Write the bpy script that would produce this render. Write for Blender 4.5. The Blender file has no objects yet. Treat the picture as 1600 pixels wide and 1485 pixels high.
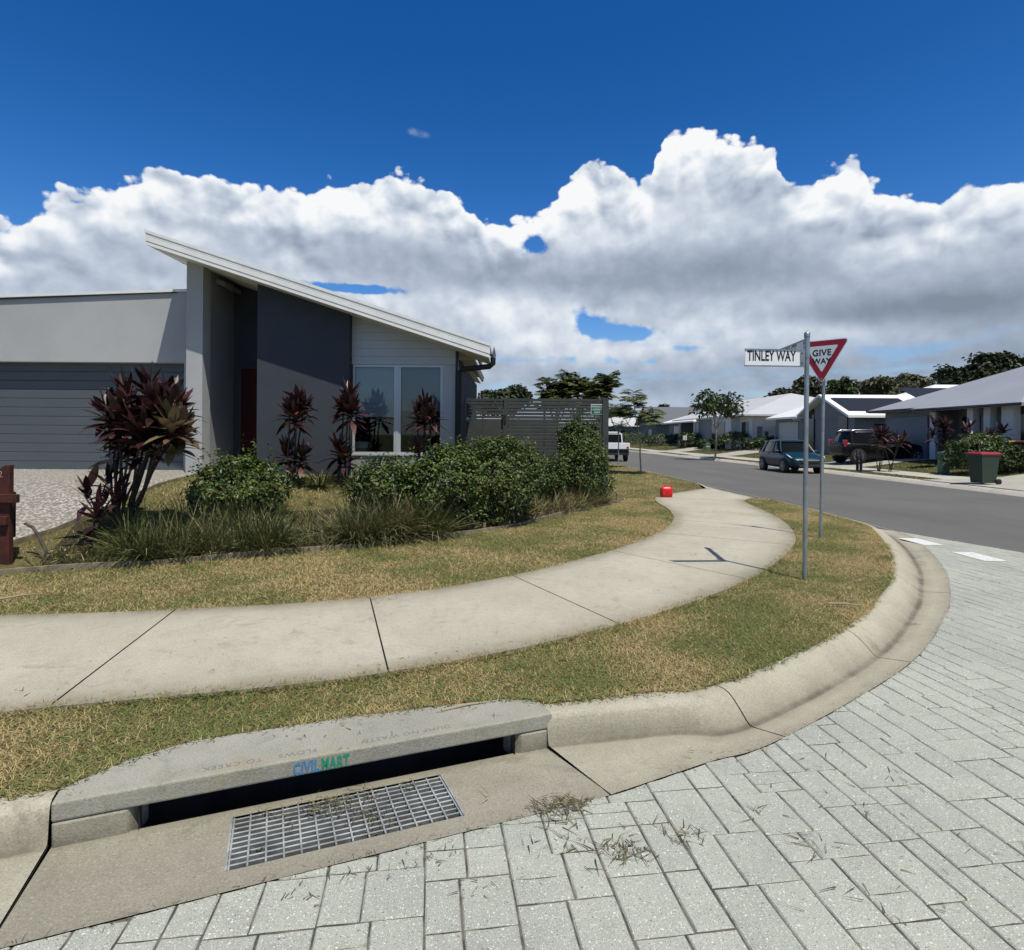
import bpy, bmesh, math, random
import numpy as np
from mathutils import Vector, Matrix, Quaternion
R = math.radians
random.seed(7); rng = np.random.default_rng(7)
SC = bpy.context.scene
COL = SC.collection

# ------------------------------------------------------------------ camera
cam_d = bpy.data.cameras.new('camera'); cam = bpy.data.objects.new('camera', cam_d); COL.objects.link(cam)
cam.location = (0, 0, 1.65); cam.rotation_euler = (R(90), R(-0.4), 0)
cam_d.sensor_fit = 'HORIZONTAL'; cam_d.sensor_width = 36; cam_d.lens = 36*940/1600
cam_d.shift_y = -62.5/1600; cam_d.clip_start = 0.05; cam_d.clip_end = 6000
SC.camera = cam
SC.view_settings.view_transform = 'Standard'; SC.view_settings.look = 'None'
SC.view_settings.exposure = 0.0; SC.view_settings.gamma = 1.0
SC.cycles.max_bounces = 6; SC.cycles.transparent_max_bounces = 12
SC.cycles.use_adaptive_sampling = True; SC.cycles.adaptive_threshold = 0.02

# ------------------------------------------------------------------ node helpers
class NT:
    """tiny wrapper for building node trees"""
    def __init__(s, tree): s.t = tree; s.n = tree.nodes; s.l = tree.links
    def new(s, typ, **kw):
        n = s.n.new(typ)
        for k, v in kw.items(): setattr(n, k, v)
        return n
    def link(s, a, b): s.l.new(a, b)
    def put(s, sock, v):
        if v is None: return
        if isinstance(v, bpy.types.NodeSocket): s.l.new(v, sock)
        elif isinstance(v, (tuple, list)) and len(v) == 3 and sock.type == 'RGBA': sock.default_value = (*v, 1)
        else: sock.default_value = v
    def m(s, op, a, b=None, c=None, clamp=False):
        n = s.n.new('ShaderNodeMath'); n.operation = op; n.use_clamp = clamp
        s.put(n.inputs[0], a); s.put(n.inputs[1], b); s.put(n.inputs[2], c)
        return n.outputs[0]
    def mix(s, f, a, b, mode='MIX'):
        n = s.n.new('ShaderNodeMix'); n.data_type = 'RGBA'; n.blend_type = mode; n.clamp_factor = True
        s.put(n.inputs[0], f); s.put(n.inputs[6], a); s.put(n.inputs[7], b)
        return n.outputs[2]
    def smooth(s, v, lo, hi, a=0.0, b=1.0):
        n = s.n.new('ShaderNodeMapRange'); n.interpolation_type = 'SMOOTHSTEP'
        s.put(n.inputs[0], v); s.put(n.inputs[1], lo); s.put(n.inputs[2], hi); s.put(n.inputs[3], a); s.put(n.inputs[4], b)
        return n.outputs[0]
    def lin(s, v, lo, hi, a=0.0, b=1.0):
        n = s.n.new('ShaderNodeMapRange')
        s.put(n.inputs[0], v); s.put(n.inputs[1], lo); s.put(n.inputs[2], hi); s.put(n.inputs[3], a); s.put(n.inputs[4], b)
        return n.outputs[0]
    def noise(s, vec, scale, detail=4, rough=0.55, dist=0.0, dim='3D', out=0):
        n = s.n.new('ShaderNodeTexNoise'); n.noise_dimensions = dim
        if vec is not None: s.l.new(vec, n.inputs['Vector'])
        n.inputs['Scale'].default_value = scale; n.inputs['Detail'].default_value = detail
        n.inputs['Roughness'].default_value = rough; n.inputs['Distortion'].default_value = dist
        return n.outputs[out]
    def voro(s, vec, scale, feat='F1', rand=1.0, dim='3D', out='Distance', smooth=None):
        n = s.n.new('ShaderNodeTexVoronoi'); n.feature = feat; n.voronoi_dimensions = dim
        s.l.new(vec, n.inputs['Vector']); n.inputs['Scale'].default_value = scale
        n.inputs['Randomness'].default_value = rand
        if smooth is not None: n.inputs['Smoothness'].default_value = smooth
        return n.outputs[out]
    def comb(s, x, y, z=0.0):
        n = s.n.new('ShaderNodeCombineXYZ'); s.put(n.inputs[0], x); s.put(n.inputs[1], y); s.put(n.inputs[2], z)
        return n.outputs[0]

SUN_AZ, SUN_EL = 31.5, 66.5
S = Vector((math.sin(R(SUN_AZ))*math.cos(R(SUN_EL)), -math.cos(R(SUN_AZ))*math.cos(R(SUN_EL)), math.sin(R(SUN_EL))))
# ------------------------------------------------------------------ sky, clouds and sun
def build_world():
    w = bpy.data.worlds.new('World'); SC.world = w; w.use_nodes = True
    w.node_tree.nodes.clear(); N = NT(w.node_tree)
    sky = N.new('ShaderNodeTexSky', sky_type='NISHITA', sun_disc=False)
    sky.sun_elevation = R(SUN_EL); sky.sun_rotation = math.atan2(S.x, S.y)
    sky.air_density = 1.0; sky.dust_density = 0.4; sky.ozone_density = 4.0; sky.altitude = 0
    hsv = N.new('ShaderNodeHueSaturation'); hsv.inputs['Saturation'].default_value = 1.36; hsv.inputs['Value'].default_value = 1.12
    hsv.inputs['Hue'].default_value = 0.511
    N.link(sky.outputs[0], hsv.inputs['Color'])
    tc = N.new('ShaderNodeTexCoord'); sep = N.new('ShaderNodeSeparateXYZ'); N.link(tc.outputs['Generated'], sep.inputs[0])
    X, Y, Z = sep.outputs
    t = N.m('DIVIDE', Z, N.m('MAXIMUM', N.m('SQRT', N.m('ADD', N.m('MULTIPLY', X, X), N.m('MULTIPLY', Y, Y))), 0.02))
    # unseen sky round the sun, paled and dimmed to cut blue fill
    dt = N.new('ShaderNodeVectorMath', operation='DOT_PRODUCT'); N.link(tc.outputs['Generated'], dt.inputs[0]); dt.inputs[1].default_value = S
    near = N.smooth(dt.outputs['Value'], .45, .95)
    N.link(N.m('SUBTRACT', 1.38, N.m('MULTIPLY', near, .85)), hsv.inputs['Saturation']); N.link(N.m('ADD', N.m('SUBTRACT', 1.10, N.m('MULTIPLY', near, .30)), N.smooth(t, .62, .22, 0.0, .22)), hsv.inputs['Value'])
    az = N.m('ARCTAN2', X, Y)
    A0, A1, T1 = R(-75), R(75), 0.8          # curve domain: 150 degrees of azimuth, slopes up to 0.8
    def d2(px, py):                          # direction of a point of the cloudscape: azimuth, slope
        u = (px-800)/940; a = math.atan(u); return a, (680+0.007*(px-800)-py)/940*math.cos(a)
    an = N.m('DIVIDE', N.m('SUBTRACT', az, A0), A1-A0, clamp=True)
    def curve(pts):
        n = N.new('ShaderNodeFloatCurve'); c = n.mapping.curves[0]
        P = [((d2(x, y)[0]-A0)/(A1-A0), d2(x, y)[1]/T1) for x, y in pts]
        c.points[0].location = (0, P[0][1]); c.points[1].location = (1, P[-1][1])
        for p in P: c.points.new(*p)
        for p in c.points: p.handle_type = 'AUTO_CLAMPED'
        n.mapping.extend = 'HORIZONTAL'; n.mapping.update()
        N.link(an, n.inputs['Value'])
        return N.m('MULTIPLY', n.outputs[0], T1)
    def gauss(blobs):                        # sum of elliptical soft spots (px, py, rx, ry, amount)
        tot = None
        for px, py, rx, ry, am in blobs:
            a, tt = d2(px, py); sc = math.cos(a)
            dx = N.m('MULTIPLY', N.m('SUBTRACT', az, a), 940/rx/sc/sc*sc); dy = N.m('MULTIPLY', N.m('SUBTRACT', t, tt), 940/ry/sc)
            g = N.m('EXPONENT', N.m('MULTIPLY', N.m('ADD', N.m('MULTIPLY', dx, dx), N.m('MULTIPLY', dy, dy)), -1.0))
            g = N.m('MULTIPLY', g, am)
            tot = g if tot is None else N.m('ADD', tot, g)
        return tot
    # height field of the billows, evaluated at a position and a little towards the light
    def billow(P):
        wv = N.noise(P, 14.0, 3, 0.6, dim='2D', out=1)
        sub = N.new('ShaderNodeVectorMath', operation='SUBTRACT'); N.link(wv, sub.inputs[0]); sub.inputs[1].default_value = (.5, .5, .5)
        sc = N.new('ShaderNodeVectorMath', operation='SCALE'); N.link(sub.outputs[0], sc.inputs[0]); sc.inputs['Scale'].default_value = 0.045
        ad = N.new('ShaderNodeVectorMath', operation='ADD'); N.link(P, ad.inputs[0]); N.link(sc.outputs[0], ad.inputs[1])
        Q = ad.outputs[0]
        v1 = N.voro(Q, 6.5, dim='2D'); v2 = N.voro(Q, 15, dim='2D'); v3 = N.voro(Q, 34, dim='2D')
        f = N.noise(Q, 6, 4, 0.5, dim='2D')
        h = N.m('ADD', N.m('MULTIPLY', v1, -0.62), N.m('MULTIPLY', v2, -0.40))
        h = N.m('ADD', h, N.m('MULTIPLY', v3, -0.18))
        h = N.m('ADD', h, N.m('MULTIPLY', f, 0.85))
        return h
    Pv = N.comb(az, N.m('MULTIPLY', t, 1.12), 0.0)
    Pl = N.comb(N.m('ADD', az, 0.008), N.m('ADD', N.m('MULTIPLY', t, 1.12), 0.021), 0.0)
    h0 = billow(Pv); h1 = billow(Pl)
    relief = N.m('SUBTRACT', h0, h1)
    fine = N.noise(Pv, 42, 7, 0.6, dim='2D')
    broad = N.noise(N.comb(az, N.m('MULTIPLY', t, 2.2), 3.0), 4.2, 5, 0.55)
    e1 = N.voro(Pv, 13, dim='2D'); e2 = N.voro(Pv, 30, dim='2D'); e3 = N.voro(Pv, 70, dim='2D')
    lump = N.m('ADD', N.m('MULTIPLY', N.m('SUBTRACT', .42, e1), .030), N.m('ADD', N.m('MULTIPLY', N.m('SUBTRACT', .42, e2), .024), N.m('MULTIPLY', N.m('SUBTRACT', .42, e3), .012)))
    edge = N.m('ADD', lump, N.m('MULTIPLY', N.m('SUBTRACT', fine, 0.5), 0.016))
    # upper bank: silhouette of the tops
    tops = [(-2200,670),(-1500,640),(-900,380),(-400,360),(-150,330),(0,343),(50,322),(80,303),(130,300),(160,297),(205,268),(240,256),(300,264),(340,268),(400,290),(440,304),(500,296),
            (550,290),(568,272),(600,266),(640,264),(660,284),(700,306),(740,334),(775,352),(800,350),(825,336),(855,322),(880,296),(900,274),(925,260),(950,254),
            (976,268),(995,284),(1016,276),(1026,232),(1040,206),(1085,200),(1110,212),(1140,224),(1170,220),(1198,220),(1216,250),(1236,280),(1256,276),(1272,258),
            (1318,244),(1340,252),(1354,284),(1380,300),(1440,306),(1480,300),(1526,276),(1570,270),(1620,272),(1750,300),(2100,240),(2600,380),(3200,640),(3900,670)]
    top = curve(tops)
    up = N.m('ADD', N.m('SUBTRACT', top, t), edge)
    holes = gauss([(834,384,26,20,.06),(560,452,75,9,.085),(330,462,60,5,.02),(922,508,30,22,.075),(990,522,50,13,.075),(905,480,18,14,.03),(1075,545,40,8,.04),(880,560,70,8,.03),(1010,566,60,6,.03),(60,306,14,10,.02)])
    gap = N.m('ADD', N.m('SUBTRACT', 0.058, N.m('MULTIPLY', holes, 1.35)), N.m('ADD', N.m('MULTIPLY', lump, 1.1), N.m('MULTIPLY', N.m('SUBTRACT', fine, 0.5), 0.055)))
    thin_ = N.noise(N.comb(N.m('MULTIPLY', az, 1.0), N.m('MULTIPLY', t, 4.5), 7.0), 6.0, 6, 0.6)      # thin streets of blue between the low banks
    street = N.m('MULTIPLY', N.m('MULTIPLY', N.smooth(thin_, .50, .66), N.smooth(t, .18, .10)), .75)
    alpha = N.m('MULTIPLY', N.m('MULTIPLY', N.smooth(up, -0.001, 0.008), N.smooth(gap, -0.012, 0.026)), N.m('SUBTRACT', 1.0, street))
    # a stray wisp of cloud
    wp = gauss([(640,205,11,8,.55),(660,211,16,8,.6)])
    wisp = N.m('MULTIPLY', N.smooth(N.m('MULTIPLY', wp, N.m('ADD', 0.1, N.m('MULTIPLY', fine, 1.5))), 0.2, .95), 0.42)
    # cloud shading painted in as placed soft spots: grey bases, bright tops
    shade = gauss([(690,405,160,38,.55),(560,400,110,35,.30),(760,440,110,18,.35),(1060,430,170,48,.75),(1180,395,120,60,.32),(1330,440,170,40,.45),(1500,478,190,34,.80),(1600,420,130,50,.45),
                   (1300,490,150,18,.45),(900,440,110,32,.30),(1480,560,260,36,.52),(1230,600,180,40,.45),(700,560,130,22,.30),(850,600,200,26,.45),(250,420,150,50,.30),(60,400,90,60,.16),
                   (420,350,60,25,.20),(1010,590,140,22,.40),(1420,610,220,25,.42),(-200,450,300,50,.4),(1900,480,400,60,.6),(960,330,50,40,.12),(1130,300,60,50,.12),(330,330,80,40,.12)])
    bright = gauss([(260,290,110,28,.30),(610,290,60,25,.35),(700,330,60,25,.25),(950,290,60,25,.30),(1090,235,70,30,.40),(1180,250,50,25,.25),(1310,270,50,25,.35),(1560,300,80,25,.30),(920,370,60,25,.22),(780,490,110,26,.30),(1120,510,90,22,.30),(1330,515,90,14,.20),(100,340,90,25,.25),(880,480,30,20,.2)])
    vis = N.m('SUBTRACT', 1.0, N.m('MULTIPLY', N.smooth(shade, .15, .8), 0.55))      # the shaded bases show less modelling
    lit = N.m('ADD', N.m('MULTIPLY', N.m('MULTIPLY', relief, vis), N.smooth(up, .13, .0, .55, 1.7)), 0.64)
    lit = N.m('ADD', lit, N.m('MULTIPLY', N.m('SUBTRACT', fine, 0.5), 0.14))
    lit = N.m('SUBTRACT', lit, N.m('MULTIPLY', shade, N.m('ADD', 0.22, N.m('MULTIPLY', broad, 0.50))))
    lit = N.m('ADD', lit, N.m('MULTIPLY', bright, 0.42))
    lit = N.m('ADD', lit, N.m('MULTIPLY', N.m('SUBTRACT', broad, 0.5), 0.36))
    lit = N.m('ADD', lit, N.m('MULTIPLY', N.smooth(up, 0.085, 0.0), 0.36))
    lit = N.m('ADD', lit, N.m('MULTIPLY', lump, 2.2))
    ramp = N.new('ShaderNodeValToRGB'); N.link(lit, ramp.inputs[0])
    cr = ramp.color_ramp; cr.elements[0].position = 0.0; cr.elements[0].color = (.235, .285, .36, 1)
    cr.elements[1].position = 1.0; cr.elements[1].color = (.97, .985, 1.0, 1)
    for p, c in ((.25, (.33, .395, .50)), (.5, (.50, .57, .68)), (.72, (.70, .765, .85)), (.88, (.87, .91, .955))):
        e = cr.elements.new(p); e.color = (*c, 1)
    cloud = N.new('ShaderNodeVectorMath', operation='SCALE'); N.link(ramp.outputs[0], cloud.inputs[0]); cloud.inputs['Scale'].default_value = CLOUD_GAIN
    wcol = N.mix(wisp, hsv.outputs[0], (6.0, 6.6, 7.6))
    # low strata fade into a pale blue horizon
    col = N.mix(alpha, wcol, cloud.outputs[0])
    low = N.smooth(t, 0.15, 0.0, 0.0, 0.62)
    hz = N.new('ShaderNodeVectorMath', operation='SCALE'); hz.inputs[0].default_value = (.30, .395, .55); hz.inputs['Scale'].default_value = CLOUD_GAIN
    col = N.mix(low, col, hz.outputs[0])
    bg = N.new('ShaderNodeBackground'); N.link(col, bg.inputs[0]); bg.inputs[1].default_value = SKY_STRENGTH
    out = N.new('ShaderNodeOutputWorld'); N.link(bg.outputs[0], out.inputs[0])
SKY_STRENGTH = 0.10; CLOUD_GAIN = 9.6
build_world()
sun_d = bpy.data.lights.new('sun', 'SUN'); sun = bpy.data.objects.new('sun', sun_d); COL.objects.link(sun)
sun_d.energy = 4.8; sun_d.angle = R(0.5); sun_d.color = (1.0, .952, .86)
sun.rotation_euler = S.to_track_quat('Z', 'Y').to_euler(); sun.location = S*60
# ------------------------------------------------------------------ objects and names
def empty(name, loc, label, cat, group=None, rz=0):
    o = bpy.data.objects.new(name, None); COL.objects.link(o)
    o.location = loc; o.rotation_euler = (0, 0, rz); o.empty_display_size = .2
    tag(o, label, cat, group); return o
def tag(o, label=None, cat=None, group=None, kind=None):
    for k, v in (('label', label), ('category', cat), ('group', group), ('kind', kind)):
        if v: o[k] = v
    return o
def wmat(o):
    m = Matrix.Translation(o.location) @ o.rotation_euler.to_matrix().to_4x4()
    return wmat(o.parent) @ m if o.parent else m
def adopt(o, parent, world=True):
    """world=True: the mesh was written in world coordinates; else in the parent's own"""
    if parent is None: return o
    o.parent = parent
    if world:
        if parent.type == 'EMPTY': o.matrix_parent_inverse = wmat(parent).inverted()
        else: o.matrix_parent_inverse = Matrix.Identity(4)
    return o
def link_mesh(name, me, mats, parent=None, world=True):
    o = bpy.data.objects.new(name, me); COL.objects.link(o)
    for m in (mats if isinstance(mats, (list, tuple)) else [mats]): me.materials.append(m)
    return adopt(o, parent, world)
def copy_thing(src, loc, rz=0, label=None, group=None, scale=None):
    c = src.copy(); COL.objects.link(c); c.location = loc; c.rotation_euler = (0, 0, rz)
    if scale: c.scale = scale
    if label: c['label'] = label
    if group: c['group'] = group
    for ch in src.children:
        d = ch.copy(); COL.objects.link(d); d.parent = c
        for g in ch.children:
            e = g.copy(); COL.objects.link(e); e.parent = d
    return c

class MB:
    def __init__(s): s.v = []; s.f = []; s.mi = []; s.cur = 0; s.sm = []; s.smooth = False
    def add(s, vs, fs):
        b = len(s.v); s.v += [tuple(v) for v in vs]
        for f in fs: s.f.append([i+b for i in f]); s.mi.append(s.cur); s.sm.append(s.smooth)
        return s
    def box(s, x0, x1, y0, y1, z0, z1):
        vs = [(x, y, z) for z in (z0, z1) for y in (y0, y1) for x in (x0, x1)]
        return s.add(vs, [(0,2,3,1),(4,5,7,6),(0,1,5,4),(2,6,7,3),(0,4,6,2),(1,3,7,5)])
    def obox(s, M, sx, sy, sz):
        """box of full size sx, sy, sz centred on the frame M"""
        vs = [M @ Vector((x*sx/2, y*sy/2, z*sz/2)) for z in (-1, 1) for y in (-1, 1) for x in (-1, 1)]
        return s.add(vs, [(0,2,3,1),(4,5,7,6),(0,1,5,4),(2,6,7,3),(0,4,6,2),(1,3,7,5)])
    def bar(s, a, b, w, h, up=(0, 0, 1)):
        a, b = Vector(a), Vector(b); d = (b-a); L = d.length; d.normalize(); up = Vector(up)
        r = d.cross(up); r.normalize(); u = r.cross(d)
        M = Matrix((( d.x, r.x, u.x, (a.x+b.x)/2), (d.y, r.y, u.y, (a.y+b.y)/2), (d.z, r.z, u.z, (a.z+b.z)/2), (0, 0, 0, 1)))
        return s.obox(M, L, w, h)
    def tube(s, pts, r, n=10, cap=True):
        pts = [Vector(p) for p in pts]; rs = r if isinstance(r, (list, tuple)) else [r]*len(pts)
        rings = []; vs = []; prev = None
        for i, p in enumerate(pts):
            d = (pts[min(i+1, len(pts)-1)] - pts[max(i-1, 0)]).normalized()
            if prev is None: a = d.orthogonal().normalized()
            else:
                a = prev - d*prev.dot(d); a = a.normalized() if a.length > 1e-6 else d.orthogonal().normalized()
            prev = a; b = d.cross(a)
            for k in range(n):
                t = 2*math.pi*k/n; vs.append(p + (a*math.cos(t) + b*math.sin(t))*rs[i])
        fs = [(i*n+k, i*n+(k+1) % n, (i+1)*n+(k+1) % n, (i+1)*n+k) for i in range(len(pts)-1) for k in range(n)]
        sm = s.smooth; s.smooth = True; s.add(vs, fs); s.smooth = sm
        if cap:
            m = len(pts)-1
            s.add([vs[k] for k in range(n)], [tuple(reversed(range(n)))]); s.add([vs[m*n+k] for k in range(n)], [tuple(range(n))])
        return s
    def cyl(s, a, b, r, n=16): return s.tube([a, b], r, n)
    def prism(s, poly, z0, z1):
        """poly: list of (x, y) extruded in z"""
        n = len(poly); vs = [(x, y, z0) for x, y in poly] + [(x, y, z1) for x, y in poly]
        ar = sum(poly[i][0]*poly[(i+1) % n][1]-poly[(i+1) % n][0]*poly[i][1] for i in range(n))
        fs = [tuple(reversed(range(n))), tuple(range(n, 2*n))] + [(i, (i+1) % n, n+(i+1) % n, n+i) for i in range(n)]
        if ar < 0: fs = [tuple(reversed(f)) for f in fs]
        return s.add(vs, fs)
    def extrude(s, poly, M, depth):
        """poly of (u, v) in frame M's xy, extruded along its z by depth"""
        t = MB().prism(poly, 0, depth)
        return s.add([M @ Vector(v) for v in t.v], t.f)
    def quad(s, *p): return s.add(p, [tuple(range(len(p)))])
    def loft(s, rings, closed=True, caps=True):
        n = len(rings[0]); vs = [v for r in rings for v in r]
        m = n if closed else n-1
        fs = [(i*n+k, i*n+(k+1) % n, (i+1)*n+(k+1) % n, (i+1)*n+k) for i in range(len(rings)-1) for k in range(m)]
        s.add(vs, fs)
        if caps and closed:
            s.add(rings[0], [tuple(reversed(range(n)))]); s.add(rings[-1], [tuple(range(n))])
        return s
    def build(s, name, mats, parent=None, world=True, bevel=0, seg=1, weld=False, autosm=False, sub=0):
        me = bpy.data.meshes.new(name); me.from_pydata(s.v, [], s.f)
        me.polygons.foreach_set('material_index', s.mi); me.polygons.foreach_set('use_smooth', s.sm)
        if weld or sub:
            bm = bmesh.new(); bm.from_mesh(me); bmesh.ops.remove_doubles(bm, verts=bm.verts, dist=1e-4)
            bmesh.ops.recalc_face_normals(bm, faces=bm.faces); bm.to_mesh(me); bm.free()
        me.update()
        o = link_mesh(name, me, mats, parent, world)
        if bevel:
            b = o.modifiers.new('bevel', 'BEVEL'); b.width = bevel; b.segments = seg; b.limit_method = 'ANGLE'; b.angle_limit = R(40)
        if sub:
            b = o.modifiers.new('sub', 'SUBSURF'); b.levels = b.render_levels = sub
        return o

def np_mesh(name, V, F, mats, parent=None, world=True, smooth=False, mi=None):
    """V (n,3), F (m,4) quads"""
    me = bpy.data.meshes.new(name); n, m, k = len(V), len(F), F.shape[1]
    me.vertices.add(n); me.vertices.foreach_set('co', V.astype(np.float32).ravel())
    me.loops.add(m*k); me.loops.foreach_set('vertex_index', F.astype(np.int32).ravel())
    me.polygons.add(m); me.polygons.foreach_set('loop_start', np.arange(0, m*k, k, dtype=np.int32))
    me.polygons.foreach_set('loop_total', np.full(m, k, np.int32))
    if mi is not None: me.polygons.foreach_set('material_index', mi.astype(np.int32))
    me.polygons.foreach_set('use_smooth', np.full(m, smooth, bool))
    me.update(calc_edges=True); me.validate()
    return link_mesh(name, me, mats, parent, world)
def unit(a): return a/np.maximum(np.linalg.norm(a, axis=-1, keepdims=True), 1e-9)
def rand_dirs(n): return unit(rng.normal(size=(n, 3)))
def strips(P, D, L, W, droop=0.3, k=3, prof=None, twist=None, flat=0.12):
    """many bent blades: roots P, directions D, lengths L, widths W; returns V, F"""
    n = len(P); D = unit(D); L = np.broadcast_to(L, n)[:, None]; W = np.broadcast_to(W, n)[:, None]; droop = np.broadcast_to(droop, n)[:, None]
    up = np.array([0, 0, 1.0]); side = np.cross(D, up); bad = np.linalg.norm(side, axis=1) < .15
    side[bad] = np.cross(D[bad], rand_dirs(bad.sum())) if bad.any() else side[bad]
    side = unit(side + (rand_dirs(n)*(flat if twist is None else twist)))
    ts = np.linspace(0, 1, k+1)
    prof = prof or (lambda t: (0.35+0.65*min(1, t/.3))*(1-t)**.6 if t > .3 else .35+.65*t/.3)
    V = []
    for t in ts:
        c = P + D*L*t; c = c.copy(); c[:, 2] -= (droop*L*t*t)[:, 0]
        w = W*prof(t)*.5
        V += [c-side*w, c+side*w]
    V = np.stack(V, 1).reshape(-1, 3); m = 2*(k+1)
    base = (np.arange(n)*m)[:, None]
    F = np.concatenate([base+np.array([[2*i, 2*i+1, 2*i+3, 2*i+2]]) for i in range(k)], 0)
    return V, F
def leaves(P, N, L, W, droop=0.0):
    """folded kite leaves with random heading about normal N"""
    n = len(P); a = unit(np.cross(N, rand_dirs(n))); b = np.cross(N, a); L = np.broadcast_to(L, n)[:, None]; W = np.broadcast_to(W, n)[:, None]
    tip = P + a*L; tip[:, 2] -= droop*L[:, 0]
    mid = P + a*L*.45
    V = np.stack([P, mid+b*W*.5+N*W*.12, tip, mid-b*W*.5+N*W*.12], 1).reshape(-1, 3)
    F = np.arange(4*n).reshape(-1, 4)
    return V, F
def join(*vf):
    V = []; F = []; o = 0
    for v, f in vf: V.append(v); F.append(f+o); o += len(v)
    return np.concatenate(V), np.concatenate(F)
def pnoise(p, seed=0):
    """cheap smooth value noise for shaping crowns, p (n,3)"""
    i = np.floor(p).astype(np.int64); f = p-i; f = f*f*(3-2*f); out = 0
    for dx in (0, 1):
        for dy in (0, 1):
            for dz in (0, 1):
                h = (i[:, 0]+dx)*374761393 + (i[:, 1]+dy)*668265263 + (i[:, 2]+dz)*2147483647 + seed*974711
                h = (h ^ (h >> 13))*1274126177; h = ((h ^ (h >> 16)) & 0xffff)/65535.0
                out = out + h*np.where(dx, f[:, 0], 1-f[:, 0])*np.where(dy, f[:, 1], 1-f[:, 1])*np.where(dz, f[:, 2], 1-f[:, 2])
    return out

# ------------------------------------------------------------------ materials
MATS = {}
def mat(name, col, rough=.6, metal=0.0, spec=.5, var=0.0, vscale=4.0, col2=None, bump=0.0, bscale=60.0, island=0.0, trans=0.0, coat=0.0, detail=5, contrast=(.35, .65)):
    if name in MATS: return MATS[name]
    m = bpy.data.materials.new(name); m.use_nodes = True; N = NT(m.node_tree)
    bs = N.n['Principled BSDF']; geo = N.new('ShaderNodeTexCoord').outputs['Object']
    c = (*col, 1)
    if col2 is not None or var:
        c2 = col2 or tuple(x*(1-var) for x in col)
        nz = N.noise(geo, vscale, detail, .6)
        c = N.mix(N.smooth(nz, *contrast), c, (*c2, 1))
    if island:
        g = N.new('ShaderNodeNewGeometry'); ri = g.outputs['Random Per Island']
        hs = N.new('ShaderNodeHueSaturation'); N.put(hs.inputs['Color'], c)
        N.put(hs.inputs['Value'], N.lin(ri, 0, 1, 1-island, 1+island)); N.put(hs.inputs['Hue'], N.lin(N.m('FRACT', N.m('MULTIPLY', ri, 7.3)), 0, 1, .5-.035*island, .5+.035*island))
        c = hs.outputs[0]
    N.put(bs.inputs['Base Color'], c)
    bs.inputs['Roughness'].default_value = rough; bs.inputs['Metallic'].default_value = metal
    bs.inputs['Specular IOR Level'].default_value = spec; bs.inputs['Coat Weight'].default_value = coat
    bs.inputs['Coat Roughness'].default_value = .04
    if bump:
        b = N.new('ShaderNodeBump'); b.inputs['Strength'].default_value = 1.0; b.inputs['Distance'].default_value = bump
        N.link(N.noise(geo, bscale, 4, .6), b.inputs['Height']); N.link(b.outputs[0], bs.inputs['Normal'])
    if trans:
        tr = N.new('ShaderNodeBsdfTranslucent'); N.put(tr.inputs[0], c)
        ms = N.new('ShaderNodeMixShader'); ms.inputs[0].default_value = trans
        out = N.n['Material Output']; N.link(bs.outputs[0], ms.inputs[1]); N.link(tr.outputs[0], ms.inputs[2]); N.link(ms.outputs[0], out.inputs[0])
    MATS[name] = m; return m
def glass(name, tint=(.5, .55, .58), refl=1.0):
    if name in MATS: return MATS[name]
    m = bpy.data.materials.new(name); m.use_nodes = True; N = NT(m.node_tree); N.n.remove(N.n['Principled BSDF'])
    t = N.new('ShaderNodeBsdfTransparent'); t.inputs[0].default_value = (*tint, 1)
    g = N.new('ShaderNodeBsdfGlossy'); g.inputs['Roughness'].default_value = .02
    fr = N.new('ShaderNodeFresnel'); fr.inputs[0].default_value = 1.55
    ms = N.new('ShaderNodeMixShader'); N.link(N.m('MULTIPLY', fr.outputs[0], refl, clamp=True), ms.inputs[0])
    N.link(t.outputs[0], ms.inputs[1]); N.link(g.outputs[0], ms.inputs[2]); N.link(ms.outputs[0], N.n['Material Output'].inputs[0])
    MATS[name] = m; return m

def text_mesh(name, body, M, height, mat_, parent=None, xs=1.0, depth=.002, align='LEFT', spacing=1.0, bold=0.0):
    """lettering as a mesh: M maps text space (x right, y up, z out) to the world; height of a capital letter"""
    cu = bpy.data.curves.new(name, 'FONT'); cu.body = body; cu.align_x = align; cu.size = height/0.70; cu.extrude = depth/2; cu.space_character = spacing; cu.offset = bold
    cu.resolution_u = 3
    to = bpy.data.objects.new(name+'_tmp', cu); COL.objects.link(to)
    dg = bpy.context.evaluated_depsgraph_get(); me = bpy.data.meshes.new_from_object(to.evaluated_get(dg)); me.name = name
    bpy.data.objects.remove(to); bpy.data.curves.remove(cu)
    me.transform(M @ Matrix.Diagonal((xs, 1, 1, 1)))
    me.materials.clear()
    return link_mesh(name, me, mat_, parent, True)
def frame(o, x, y):
    """matrix with origin o, x axis x, y axis y"""
    x = Vector(x).normalized(); y = Vector(y); z = x.cross(y).normalized(); y = z.cross(x)
    return Matrix(((x.x, y.x, z.x, o[0]), (x.y, y.y, z.y, o[1]), (x.z, y.z, z.z, o[2]), (0, 0, 0, 1)))
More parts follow.
